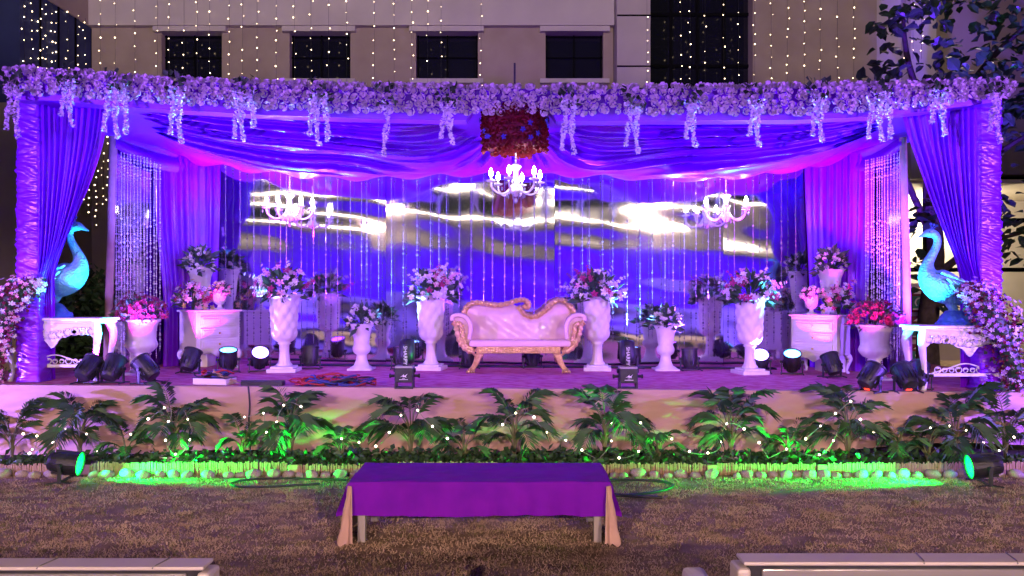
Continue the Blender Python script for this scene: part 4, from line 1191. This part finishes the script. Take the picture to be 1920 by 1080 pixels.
PAR = [
 ('stage light nearest the left console table, tilted away from the viewer', (165, 720), (-4.0, 10.4, 3.0), MAG, 85, 55, 3, False),
 ('bluish stage light second from the left console table', (211, 719), (-4.2, 9.6, 2.6), BLU, 130, 60, 3, False),
 ('stage light standing before the left garden urn', (275, 719), (-4.95, 8.55, 1.95), CYA, 90, 50, 3, False),
 ('stage light tucked beside the left chest of drawers', (357, 700), (-3.6, 10.8, 3.4), MAG, 60, 60, 0, False),
 ('stage light with a blue lit lens edge right of the left chest', (428, 698), (-3.2, 8.7, 3.6), (.07, .40, 1.0), 300, 75, 8, False),
 ('brightly lit blue stage light left of the left tall urn', (487, 697), (-2.2, 7.4, 3.3), (.26, .14, 1.0), 240, 80, 14, False),
 ('stage light right of the left tall urn before the mirror', (582, 692), (-2.65, 10.5, 3.5), (.26, .04, 1.0), 170, 85, 6, False),
 ('stage light between short urn and tall urn left of the settee', (752, 692), (-1.5, 10.45, 3.5), (.15, .3, 1.0), 150, 85, 6, False),
 ('stage light behind the left leg of the settee', (880, 691), (-.58, 10.4, 3.5), VIO, 140, 85, 4, False),
 ('stage light under the middle of the settee', (998, 690), (.28, 10.4, 3.5), VIO, 140, 85, 4, False),
 ('stage light between tall urn and short urn right of the settee', (1187, 691), (1.62, 10.45, 3.5), (.15, .3, 1.0), 150, 85, 6, False),
 ('stage light right of the short urn on the right', (1293, 695), (2.33, 10.4, 3.5), (.26, .06, 1.0), 170, 85, 6, False),
 ('brightly lit stage light beside the base of the right tall urn', (1425, 700), (2.6, 7.4, 3.3), (.26, .14, 1.0), 240, 80, 14, False),
 ('brightly lit stage light left of the right chest of drawers', (1485, 702), (3.1, 8.3, 3.6), (.07, .40, 1.0), 300, 80, 14, False),
 ('stage light under the right chest of drawers', (1560, 708), (3.6, 10.8, 3.4), MAG, 60, 60, 0, False),
 ('stage light with red display before the right garden urn', (1632, 735), (4.62, 8.42, 1.85), CYA, 90, 50, 3, True),
 ('front stage light with red display of the pair near the right console table', (1698, 736), (3.9, 10.4, 3.0), MAG, 85, 55, 3, True),
 ('rear stage light of the pair near the right console table', (1722, 731), (6.9, 12.2, 5.2), (.12, .02, 1.0), 700, 50, 3, False),
]
for lab, (px, py), aim, colr, en, ang, gl_, dp in PAR:
    p = D(px, py)
    par(lab, p, tgt(p + Vector((0, 0, .16)), aim), colr, en * PK_, ang, gl_, disp=dp, s=1.0)
# two on the lawn
gp = on_lawn(122, 902); par('green lit stage light on the lawn at the left end of the bed', gp, (1, .16, -.13), GRN, 3300, 46, 12, blend=1.0, s=1.05)
gp2 = on_lawn(1846, 908); par('green lit stage light on the lawn at the right end of the bed', gp2, (-1, .17, -.13), GRN, 3300, 46, 12, blend=1.0, s=1.05)

# ------------------------------------------------------------------ moving heads
def text_mesh(name, s, size, m):
    c_ = bpy.data.curves.new(name, 'FONT'); c_.body = s; c_.size = size; c_.align_x = 'CENTER'; c_.align_y = 'CENTER'; c_.extrude = .001
    o = bpy.data.objects.new(name, c_); COL.objects.link(o)
    bpy.context.view_layer.update()
    me = bpy.data.meshes.new_from_object(o.evaluated_get(bpy.context.evaluated_depsgraph_get()))
    bpy.data.objects.remove(o); me.materials.clear(); me.materials.append(m)
    return me
tm = text_mesh('lettering', 'SHARPY', .062, M['print'])
for px, py, lab, off in ((759, 728, 'left', .01), (1177, 729, 'right', -.005)):
    p = D(px, py)
    t = thing('moving_head', 'black moving head spotlight with white emblem, %s of the two at the stage edge' % lab, 'stage light', p, 0, 'moving heads at the stage edge')
    b = MB().box((0, 0, .125), (.165, .16, .13)).build('base', M['black'], t, bevel=.008)
    MB().box((0, 0, .198), (.16, .14, .022)).build('base_cap', M['wood'], t, bevel=.004)
    for sx in (-1, 1):
        MB().box((sx * .078, 0, .03), (.014, .12, .06)).build('foot', M['black'], t)
        MB().tube([(sx * .08, 0, .115), (sx * .135, 0, .115)], .013, 8).tube([(sx * .125, 0, .115), (sx * .14, 0, .115)], .02, 8).build('handle', M['black'], b)
        MB().tube([(sx * .08, 0, .165), (sx * .1, 0, .165)], .02, 8).build('lock_knob', M['black'], b)
    MB().box((0, 0, .008), (.17, .13, .012)).build('foot_bar', M['black'], t)
    ar = MB().box((off, -.03, .305), (.045, .03, .19)).build('arm', M['black'], t, bevel=.004)
    put('lettering', tm, ar, (off, -.047, .305), (R(90), R(90), 0), (.78, .78, .78))
    MB().lathe([(.05, -.1), (.07, -.09), (.078, 0), (.07, .1), (.062, .12)], 18).build('lamp_head', M['black'], t, smooth=True, loc=(.01, .07, .32), rot=(R(-12), 0, 0))
    em = MB().prism([(-.032, .112), (-.012, .122), (.004, .138), (.001, .126), (.014, .124), (.036, .142), (.02, .118), (.026, .106), (.01, .114), (-.002, .110), (-.008, .117)], -.0835, -.0812)
    em.prism([(-.012, .098), (.012, .098), (.012, .101), (-.012, .101)], -.0835, -.0812).prism([(-.04, .086), (.04, .086), (.04, .0905), (-.04, .0905)], -.0835, -.0812)
    em.build('emblem', M['print'], b)
    t.scale = (1.15,) * 3

# ------------------------------------------------------------------ clutter at the stage edge
q = random.Random(77)
def cablepile(name, label, p, rx, ry, hz, n, mats):
    t = thing(name, label, 'cables', p)
    for k in range(n):
        cx_, cy_, r_ = q.uniform(-rx, rx) * .6, q.uniform(-ry, ry) * .5, q.uniform(.35, .6)
        ph = q.uniform(0, 6.3)
        P = [(cx_ + rx * r_ * math.cos(ph + a) * (1 + .2 * math.sin(3 * a + k)), cy_ + ry * r_ * math.sin(ph + a), max(.01, .012 + hz * (k / n) * (1 - abs(cx_) / rx * .6) + .05 * math.sin(2 * a + k) * hz * 6)) for a in np.linspace(0, 6.0, 20)]
        MB().tube(P, .009, 6).build('cable_loop', mats[k % len(mats)], t, smooth=True)
p = D(628, 726)
cablepile('cable_pile', 'tangled pile of red and blue cables at the stage edge', p + Vector((0, .06, 0)), .4, .13, .1, 26, [M['redcable'], M['redcable'], M['bluecable'], M['blackcable']])
p = D(396, 722)
bx_ = thing('flat_carton', 'flat white carton holding cables near the left stage edge', 'box', p + Vector((0, .1, 0)), R(-12))
MB().box((0, 0, .035), (.40, .2, .07)).build('tray', M['carton'], bx_, bevel=.004)
MB().box((0, 0, .072), (.41, .21, .006)).build('rim', M['black'], bx_)
cablepile('cable_heap', 'heap of dark cables lying on the flat white carton', p + Vector((0, .1, .075)), .2, .09, .07, 12, [M['blackcable'], M['bluecable'], M['redcable']])
tn = MB().grid(lambda u, v: (lerp(-.05, .27, u) + .02 * nz(v * 3, u * 4), (v - .5) * .09 + .02 * nz(u * 5), .16 * (1 - u) ** 1.3 * (1 - .5 * abs(v - .5)) + .012 + .012 * nz(u * 8, v * 6)), 26, 10)
tag(tn.build('tan_cloth', M['sack'], None, smooth=True, loc=p + Vector((.05, .06, .0))), 'crumpled tan cloth sliding off the white carton', 'cloth')
p = D(490, 725)
bt = thing('lighting_bar', 'long flat black batten lying at the stage edge', 'light batten', p + Vector((0, .06, 0)))
MB().box((0, 0, .03), (.44, .12, .05)).build('housing', M['black'], bt, bevel=.006)
MB().box((0, -.005, .058), (.46, .03, .008)).build('top_lip', M['black'], bt)
# floor cables at the back of the stage
for k in range(4):
    P = [(lerp(-3.6, 3.6, i / 40), 10.45 + .04 * k + .05 * nz(i * .35, k * 3.1), dz(lerp(-3.6, 3.6, i / 40)) + .012) for i in range(41)]
    tag(MB().tube(P, .011, 6).build('floor_cable', M['blackcable'], None, smooth=True), 'black cable run along the foot of the mirror, %s from the mirror' % ['farthest', 'third', 'second', 'nearest'][k], 'cable', 'stage floor cables')

# ------------------------------------------------------------------ palms in the bed
def frond_mb(q, L, droop, wd=.011, nl=14):
    b = MB()
    C = [Vector((L * t * (1 - .18 * droop * t * t), 0, L * (t * .95 - droop * t * t * .95))) for t in np.linspace(0, 1, 12)]
    b.tube(C, [.007 * (1 - .8 * i / 11) for i in range(12)], 4, 1, cap=False)
    for i in range(nl):
        t = .26 + .74 * i / (nl - 1)
        k = min(int(t * 11), 10); f = t * 11 - k
        p = C[k].lerp(C[k + 1], f); d = (C[k + 1] - C[k]).normalized()
        ll = L * .44 * math.sin(math.pi * (.18 + .74 * (i / (nl - 1)))) ** .7 * q.uniform(.85, 1.1)
        for s in (-1, 1):
            out = (Vector((0, s, 0)) * .85 + d * (.55 + .5 * i / nl) + Vector((0, 0, .32 - .15 * droop))).normalized()
            m_ = p + out * ll * .5
            e = p + out * ll + Vector((0, 0, -ll * (.15 + .5 * q.random())))
            sd = out.cross(Vector((0, 0, 1))).normalized() * wd * q.uniform(.8, 1.2)
            b.add([p, m_ + sd, e, m_ - sd], [(0, 1, 2), (0, 2, 3)])
    return b
def palm(label, px, Y, h, nf, seed, name='areca_palm', pot=True, fl=.45, wd=.0034):
    q = random.Random(seed)
    base = Vector(((px - CX) * Y / F, Y, .08))
    t = thing(name, label, 'palm', base, 0, 'palms along the stage front')
    for k in range(nf):
        az = 2 * math.pi * k / nf + q.uniform(-.7, .7)
        inner = k % 3 == 0
        zz = h * q.uniform(.16, .36) if not inner else h * q.uniform(.3, .45)
        L = fl * q.uniform(.6, 1.2)
        dr = q.uniform(.6, .85) if inner else q.uniform(.8, 1.25)
        o = frond_mb(q, L, dr, wd).build('frond', [M['palm'], M['palm_stem']], t, loc=(.03 * math.cos(az), .03 * math.sin(az) * .5, zz), rot=(0, R(-28 if inner else -8) + q.uniform(-.2, .15), az))
        MB().tube([(0, 0, -.06), (.01 * math.cos(az), .01 * math.sin(az), zz * .5), (.03 * math.cos(az), .03 * math.sin(az) * .5, zz)], [.012, .01, .007], 5).build('stem', M['palm_stem'], t)
    if pot: MB().lathe([(.10, -.06), (.13, .04), (.14, .05), (.14, .06), (.12, .055)], 16).build('pot', M['urn'], t, smooth=True)
PAL = [(22, 7.8, .75, 9, 'dark palm at the far left edge of the bed'), (150, 7.72, .92, 12, 'dark violet lit palm above the left lawn light'), (325, 7.7, .98, 13, 'green lit palm below the cable carton'), (545, 7.72, 1.0, 13, 'tall green lit palm below the cable pile'),
       (770, 7.74, 1.02, 13, 'palm right below the left moving head'), (965, 7.74, .98, 13, 'palm right below the settee'), (1135, 7.74, 1.0, 12, 'palm with one upright frond below the right tall urn'), (1370, 7.72, .95, 12, 'solitary compact palm below the right lit cans'),
       (1590, 7.72, .98, 13, 'dense palm below the right garden urn'), (1790, 7.72, .88, 12, 'dark palm below the right console table'), (1885, 7.75, .9, 10, 'violet lit palm at the far right edge of the bed')]
for i, (px, Y, h, nf, lab) in enumerate(PAL): palm(lab, px, Y, h, nf + 4, 50 + i, pot=i in (2, 7))
SML = [(238, .5, 'low green palm right of the left lawn light'), (455, .55, 'low bright green palm between two taller palms at left'), (640, .42, 'small green palm left of the coffee table'), (870, .5, 'small dark palm behind the coffee table left of its middle'), (1235, .55, 'small dark palm under the right short urn'), (1478, .45, 'small palm with green tips right of the solitary palm'), (1685, .6, 'bushy small palm between two dark palms at right'), (1740, .4, 'low green palm near the right lawn light')]
for i, (px, h, lab) in enumerate(SML): palm(lab, px, 7.62, h, 8, 90 + i, 'young_palm', False, .30, .0032)
# ground cover
gc = leafcloud(5200, (0, 7.62, .10), (6.2, .16, .10), .075, 31)
tag(stuff(gc.build('ground_cover', M['leaf'])), 'low dark leafy ground cover filling the planting bed', 'ground cover')
tag(blades('bed_grass', 9000, -6.2, 6.2, 7.48, 7.6, .05, .15, M['palm'], 8, .006), 'thin grass blades leaning over the bamboo edging', 'grass')

# ------------------------------------------------------------------ bamboo edging and stones
be = thing('bamboo_edging', 'low bamboo stick edging along the front of the planting bed', 'edging', (0, 7.42, 0))
q = random.Random(61)
x = -6.2; sec = MB(); n = 0; st_h = .115
while x < 6.2:
    w = q.uniform(.012, .019)
    hh = st_h + q.uniform(-.012, .012)
    sec.tube([(x, 7.42 + q.uniform(-.004, .004) - 7.42, 0), (x + q.uniform(-.004, .004), 0, hh)], w / 2, 5)
    x += w * 1.04; n += 1
    if n % 60 == 0 or x >= 6.2:
        stuff(sec.build('stick_section', M['bamboo'], be)); sec = MB()
        st_h = q.uniform(.10, .125)
        if q.random() < .6:
            MB().box((x + .05, 0, .05), (.10, .03, .10)).build('wood_block', M['bamboo'], be, bevel=.01); x += .11
sb_ = thing('stone_border', 'row of pale rounded river stones along the bamboo edging', 'stone border', (0, 7.33, 0))
x = -6.0; sms = []
for k in range(5):
    r_ = random.Random(k)
    b = MB().ball((0, 0, 0), 1, 12, 8)
    b.v = [tuple(Vector(v) * (1 + .16 * nz(v[0] * 1.2 + k * 5, v[1] * 1.2, v[2] * 1.2))) for v in b.v]
    sms.append(b.mesh('stone', M['stone'], True))
while x < 6.0:
    w = q.uniform(.045, .085)
    put('stone', q.choice(sms), sb_, (x + w, q.uniform(-.02, .02), w * .42), (q.uniform(-.2, .2), q.uniform(-.2, .2), q.uniform(-.5, .5)), (w, w * q.uniform(.6, .8), w * q.uniform(.55, .7)))
    x += 2 * w * q.uniform(.95, 1.25) + (q.uniform(.05, .2) if q.random() < .12 else 0)

# ------------------------------------------------------------------ garden light strings
bulbme = MB().ball((0, 0, 0), .0105, 8, 6).mesh('bulb', M['rope_bulb'], True)
def rope(label, P, Y, sp=.19):
    P3 = [pt(a, b, Y + .03 * math.sin(i * 1.7)) for i, (a, b) in enumerate(P)]
    base = Vector((P3[0].x, P3[0].y, 0))
    t = thing('light_string', label, 'string lights', base, 0, 'light strings in the bed')
    C = catmull([p - base for p in P3], 8)
    MB().tube(C, .0032, 5).build('cord', M['whitewire'], t, smooth=True)
    acc = 0
    for i in range(1, len(C)):
        acc += (C[i] - C[i - 1]).length
        if acc > sp:
            acc = 0
            put('bulb', bulbme, t, C[i] + Vector((0, -.012, .010)), None, rng.uniform(.75, 1.2))
rope('light string drooping over the dark palms at the far left', [(5, 812), (45, 815), (70, 812), (62, 848), (45, 850), (100, 830), (120, 808), (160, 812), (180, 846), (205, 838)], 7.5)
rope('light string twisted through the green palm at left', [(210, 826), (240, 820), (300, 770), (322, 772), (310, 815), (318, 842), (330, 853), (350, 840), (360, 810), (352, 785), (345, 770)], 7.5)
rope('light string looped in the tall green palm at left', [(420, 795), (440, 790), (492, 775), (495, 800), (505, 816), (518, 806), (522, 778), (540, 755), (560, 760), (570, 770)], 7.5)
rope('light string running low from the tall palm towards the coffee table', [(605, 828), (625, 822), (650, 826), (670, 828), (683, 842), (705, 838), (720, 826), (740, 798), (752, 780), (778, 768), (800, 790), (830, 818), (850, 828)], 7.5)
rope('light string behind the middle of the coffee table', [(910, 815), (940, 800), (955, 780), (990, 775), (1010, 795), (1025, 812), (1050, 822), (1078, 836), (1095, 848), (1115, 858)], 7.5)
rope('light string climbing the palm below the right tall urn', [(1125, 858), (1140, 840), (1150, 815), (1146, 785), (1160, 778), (1182, 782), (1210, 803), (1222, 825), (1205, 842), (1180, 856), (1150, 861), (1135, 862)], 7.5)
rope('light string sagging to the solitary palm at right', [(1230, 805), (1255, 820), (1270, 838), (1300, 850), (1330, 850), (1350, 838), (1358, 800), (1378, 795), (1400, 810), (1420, 828), (1440, 858)], 7.5)
rope('light string rising through the dense palm at right', [(1440, 860), (1470, 845), (1500, 832), (1525, 810), (1550, 790), (1580, 765), (1596, 755), (1610, 785), (1630, 805), (1650, 818), (1665, 812)], 7.5)
rope('light string hanging under the dense palm at right', [(1575, 795), (1568, 815), (1560, 830), (1545, 850), (1525, 855), (1505, 850)], 7.45)
rope('light string over the dark palms at the far right', [(1665, 800), (1700, 806), (1730, 808), (1765, 796), (1790, 806), (1810, 808), (1822, 818), (1850, 835), (1875, 846), (1895, 828), (1905, 812)], 7.5)

# ------------------------------------------------------------------ coffee table
ct0, ct1 = on_lawn(674, 1018), on_lawn(1124, 1018)
cx_, Yf = (ct0.x + ct1.x) / 2, 5.36
tw, td, th_ = 1.84, .62, .43
ctb = thing('coffee_table', 'low coffee table on the lawn under the violet cloth', 'table', (cx_ + .0, Yf + td / 2, 0))
MB().box((0, 0, th_ - .03), (tw - .06, td - .04, .04)).build('tabletop', M['wood'], ctb)
for sx in (-1, 1):
    for sy in (-1, 1): MB().box((sx * (tw / 2 - .09), sy * (td / 2 - .06), (th_ - .05) / 2), (.055, .055, th_ - .05)).build('leg', M['wood'], ctb, bevel=.004)
def cloth_drape(hw, hd, zt_, drop_f, drop_s, seed, flare=.05, nx=120, ny=70, rip=.04):
    LX, LY = hw + drop_s, hd + drop_f
    def fn(u, v):
        sx, sy = lerp(-LX, LX, u), lerp(-LY, LY, v)
        ox, oy = max(0, abs(sx) - hw), max(0, abs(sy) - hd)
        s_x, s_y = (1 if sx > 0 else -1), (1 if sy > 0 else -1)
        x, y = max(-hw, min(hw, sx)), max(-hd, min(hd, sy))
        if ox and oy:
            r_ = math.hypot(ox, oy); drop = max(ox, oy) * .96
            x += s_x * (flare * r_ + .05 * min(ox, oy) / drop_s); y += s_y * (flare * r_ + .05 * min(ox, oy) / drop_s)
        else:
            drop = ox + oy
            x += s_x * flare * ox; y += s_y * flare * oy
        f = min(1, drop / .08)
        if oy and not ox: y += s_y * rip * f * drop / drop_f * (math.sin(x * 17 + seed) * nz(x * 2.5, seed) * 2 + .7 * nz(x * 14, seed))
        if ox and not oy: x += s_x * rip * f * (math.sin(y * 16 + seed) + nz(y * 9, seed))
        z = zt_ - drop * (1 + .05 * nz(sx * 1.7, sy * 1.7, seed)) + (.010 * nz(sx * 3, sy * 8, seed) + .005 * nz(sx * 9, sy * 13, seed) if drop == 0 else 0)
        return (x, y, z)
    return MB().grid(fn, nx, ny)
cl = cloth_drape(tw / 2, td / 2, th_ + .004, .235, .20, 4).build('violet_tablecloth', M['violet_cloth'], None, smooth=True, loc=(cx_, Yf + td / 2, 0))
tag(cl, 'violet cloth draped over the low coffee table on the lawn', 'tablecloth')
for sx, lab in ((-1, 'left'), (1, 'right')):
    def pf(u, v, sx=sx):
        y = lerp(-td / 2 - .02, td / 2 + .02, u)
        z = lerp(th_ - .012, .015 + .10 * sstep(.25, .95, u), v)
        o = .012 + .05 * v * (1 - .35 * u) + .022 * v * math.sin(u * 17 + 1.3) + .012 * nz(u * 8, v * 4)
        return (sx * (tw / 2 - .03 + o), y, z)
    b = MB().grid(pf, 40, 20)
    def cf(u, v, sx=sx):
        an = u * 1.9 - .25
        r_ = .025 + .06 * v + .02 * v * math.sin(u * 9 + 2) + .01 * nz(u * 6, v * 5)
        return (sx * (tw / 2 - .03 + r_ * math.sin(an)), -td / 2 + .0 - r_ * math.cos(an), lerp(th_ - .02, .012 + .05 * max(0, .4 - u) + .01 * math.sin(u * 20), v))
    b.grid(cf, 24, 16)
    tag(b.build('peach_undercloth', M['peach'], None, smooth=True, loc=(cx_, Yf + td / 2, 0)), 'peach undercloth hanging at the %s end of the coffee table' % lab, 'cloth')

# ------------------------------------------------------------------ seats in the foreground
def lounge(label, x0, x1, Yb, htop, seams, arm):
    t = thing('lounge_sofa', label, 'sofa', ((x0 + x1) / 2, Yb + .3, 0), 0, 'white sofas facing the stage')
    w = x1 - x0
    y0 = -.3
    MB().box((0, y0 + .05, htop - .006), (w, .09, .012)).build('top_rail', M['white_leather'], t, bevel=.004)
    MB().box((0, y0 + .055, (htop - .012) / 2 + .06), (w - .03, .07, htop - .14)).build('back_shell', M['black'], t)
    MB().box((0, y0 + .016, htop - .235), (w - .12, .012, .42)).build('wrapped_panel', M['wrap'], t, bevel=.004)
    for s in seams: MB().tube([(s, y0 + .004, htop - .004), (s + .006, y0 + .02, htop + .0006), (s + .012, y0 + .05, htop + .0006), (s + .02, y0 + .092, htop + .0005)], .003, 5).build('seam', M['wrap'], t)
    MB().box((0, .12, .36), (w - .04, .6, .16)).build('seat', M['white_leather'], t, bevel=.04)
    for sx in (-1, 1):
        MB().box((sx * (w / 2 + .0) , y0 + .0475, (htop - .02) / 2 + .05), (.045, .10, htop - .12)).build('side_trim', M['white_leather'], t, bevel=.012)
        for sy in (-.2, .35): MB().box((sx * (w / 2 - .08), sy, .06), (.05, .05, .12)).build('foot', M['black'], t)
    return t
lounge('white padded sofa seen from behind at the lower left corner', -2.55, -1.015, 2.52, .845, (-.52, -.08, .22, .6), None)
lounge('white padded sofa seen from behind at the lower right corner', 0.745, 2.6, 2.46, .882, (-.35, -.05, .3, .6), None)
def stool(label, px, py, Y, w):
    c = pt(px, py, Y + .28)
    t = thing('padded_armchair', label, 'armchair', (c.x, Y + .3, 0))
    MB().box((0, -.16, c.z - .045), (w, .28, .09)).build('arm_pad', M['white_leather'], t, bevel=.02)
    MB().box((0, -.16, (c.z - .09) / 2 + .04), (w - .03, .25, c.z - .17)).build('arm_panel', M['white_leather'], t, bevel=.01)
    for sy in (-.26, -.06): MB().box((0, sy, .02), (.05, .05, .04)).build('foot', M['black'], t)
stool('white padded armrest peeking in left of the right sofa', 1298, 1060, 2.45, .082)
stool('white padded armrest peeking in right of the left sofa', 498, 1077, 2.45, .06)

# ------------------------------------------------------------------ cables on the lawn
def lawncable(label, P, r=.012):
    pts = [on_lawn(a, b) + Vector((0, 0, r + .014)) for a, b in P]
    tag(MB().tube(catmull(pts, 8), r, 6).build('lawn_cable', M['blackcable'], None, smooth=True), label, 'cable')
lawncable('black cable loop on the lawn left of the coffee table', [(650, 905), (560, 902), (480, 903), (435, 910), (450, 918), (520, 917), (600, 912)], .010)
lawncable('black cable loop on the lawn right of the coffee table', [(1100, 908), (1180, 905), (1240, 908), (1262, 916), (1240, 926), (1190, 933), (1130, 936)], .012)
lawncable('straight black cable beside the right end of the coffee table', [(1120, 930), (1180, 936), (1242, 939)], .014)
lawncable('black cable trailing off the stage front at left', [(468, 905), (470, 898), (468, 893)], .008)
# cable hanging down the skirt
hc = [Vector((pt(466, 726, 8.0).x, 7.99, dz(-2.7) + .02)), Vector((pt(468, 750, 7.96).x, 7.965, .60)), Vector((pt(467, 780, 7.95).x, 7.945, .42)), Vector((pt(470, 830, 7.93).x, 7.92, .18)), Vector((pt(468, 845, 7.85).x, 7.86, .09))]
tag(MB().tube(catmull(hc, 6), .009, 6).build('hanging_cable', M['blackcable'], None, smooth=True), 'black cable hanging down the skirt below the black batten', 'cable')

# ------------------------------------------------------------------ fairy light strings on the building
def fairy(label, px, y0, y1, Y, sp, seed, group, X=None, zr=None):
    q = random.Random(seed)
    a, b = pt(px, y0, Y), pt(px, y1, Y)
    t = thing('fairy_string', label, 'fairy lights', (a.x, Y, b.z), 0, group)
    ln = a.z - b.z
    MB().box((0, 0, ln / 2), (.004, .004, ln)).build('wire', M['wire'], t)
    bl = MB(); z = q.uniform(0, sp)
    while z < ln:
        s = q.choice([.008, .010, .010, .012, .012, .015, .006])
        if q.random() > .1: bl.ball((q.gauss(0, .02), -.02, z), s, 6, 4)
        z += sp * q.uniform(.8, 1.2)
    stuff(bl.build('bulbs', M['fairy'], t, smooth=True))
    return t
FPX = [188, 216, 253, 295, 317, 345, 370, 393, 430, 455, 482, 518, 552, 583, 616, 650, 702, 739, 772, 802, 827, 902]
for i, p in enumerate(FPX): fairy('%s fairy light string from the left on the brown wall' % nth(i), p, -25, 175, 17.72, .27, 400 + i, 'fairy strings on the brown wall')
for i, p in enumerate([1213, 1277, 1294, 1322, 1357, 1385, 1415]): fairy('%s fairy light string from the left over the dark glass wall' % nth(i), p, -25, 175, 17.4, .25, 440 + i, 'fairy strings on the glass wall')
for i, p in enumerate([1446, 1476, 1508, 1538, 1570, 1601]): fairy('%s fairy light string from the left on the wall near the tree' % nth(i), p, -25, 170, 17.85, .23, 460 + i, 'fairy strings near the tree')
for i, p in enumerate([1697, 1712, 1728]): fairy('%s fairy light string from the left on the white column behind the tree' % nth(i), p, -25, 110, 17.5, .2, 470 + i, 'fairy strings on the white column')
for i, (p, Y) in enumerate([(46, 15.55), (60, 15.8), (74, 16.05), (80, 16.15), (88, 16.3), (98, 16.5), (106, 16.65), (128, 17.05), (147, 17.45), (160, 17.7)]):
    x = wx + .03
    Y = x * F / (p - CX)
    fairy('%s fairy light string from the left on the dark side wing' % nth(i), p, -20 + i * 6, 175, Y, .21, 480 + i, 'fairy strings on the dark wing')
for i, p in enumerate([158, 168, 182, 194, 203]): fairy('%s fairy light string from the left in the gap behind the left curtain' % nth(i), p, 255, 385 + 22 * (i % 3), 16.8, .16, 500 + i, 'fairy strings in the left gap')

# ------------------------------------------------------------------ LED wash lights on stands outside the picture
def wash(label, x, y, z, aim, color, energy, ang, cut=None):
    t = thing('wash_light', label, 'stage light', (x, y, 0), 0, 'LED wash lights on stands')
    MB().tube([(0, 0, 0), (0, 0, z)], .025, 8).build('stand_pole', M['black'], t)
    for k in range(3):
        a = k * 2.094
        MB().tube([(0, 0, .45), (.4 * math.cos(a), .4 * math.sin(a), .015)], .014, 6).build('leg', M['black'], t)
    d = (Vector(aim) - Vector((x, y, z))).normalized()
    bo = put('can_body', _par['body'], t, (0, 0, z), d.to_track_quat('Z', 'Y'))
    put('lens', _par['lens'].mesh('lens', lens('wash_lens', color, 10), True), bo)
    if cut is not None:
        az = math.atan2(d.y, d.x) - math.pi / 2
        ze = .16 * d.z + math.tan(R(cut)) * .6
        b = MB().box((0, .75, -.3), (1.5, .01, .6))
        for sx in (-1, 1): b.tube([(sx * .1, .0, -ze), (sx * .6, .75, -.05)], .01, 5)
        b.build('barn_door', M['black'], t, loc=(0, 0, z + ze), rot=(0, 0, az))
    spot(t, Vector((0, 0, z)) + d * .16, d, color, energy, ang, .8, .05)
wash('LED wash light on a stand beyond the left edge', -7.6, 2.6, 2.7, (-1.2, 9, 2.2), (.34, .09, 1.0), 3000, 72, -14.0)
wash('LED wash light on a stand beyond the right edge', 7.6, 2.6, 2.7, (1.2, 9, 2.2), (.34, .09, 1.0), 3000, 72, -14.0)
wash('low violet wash light outside the left end of the stage', -7.4, 6.4, .8, (-4.6, 8.1, 1.0), (.30, .14, 1.0), 1300, 60)
wash('low violet wash light outside the right end of the stage', 7.2, 6.2, .8, (4.6, 8.1, .9), (.24, .08, 1.0), 1100, 60)

for i in range(6):  # uplights added to brighten the partition that the mirror film reflects
    x_ = -10 + i * 4
    par('added blue uplight on the lawn before the partition wall, %s from the left' % nth(i), Vector((x_, -11.3, 0)), (0, -1, 1), (.18, .09, 1.0), 1100, 130, 3)
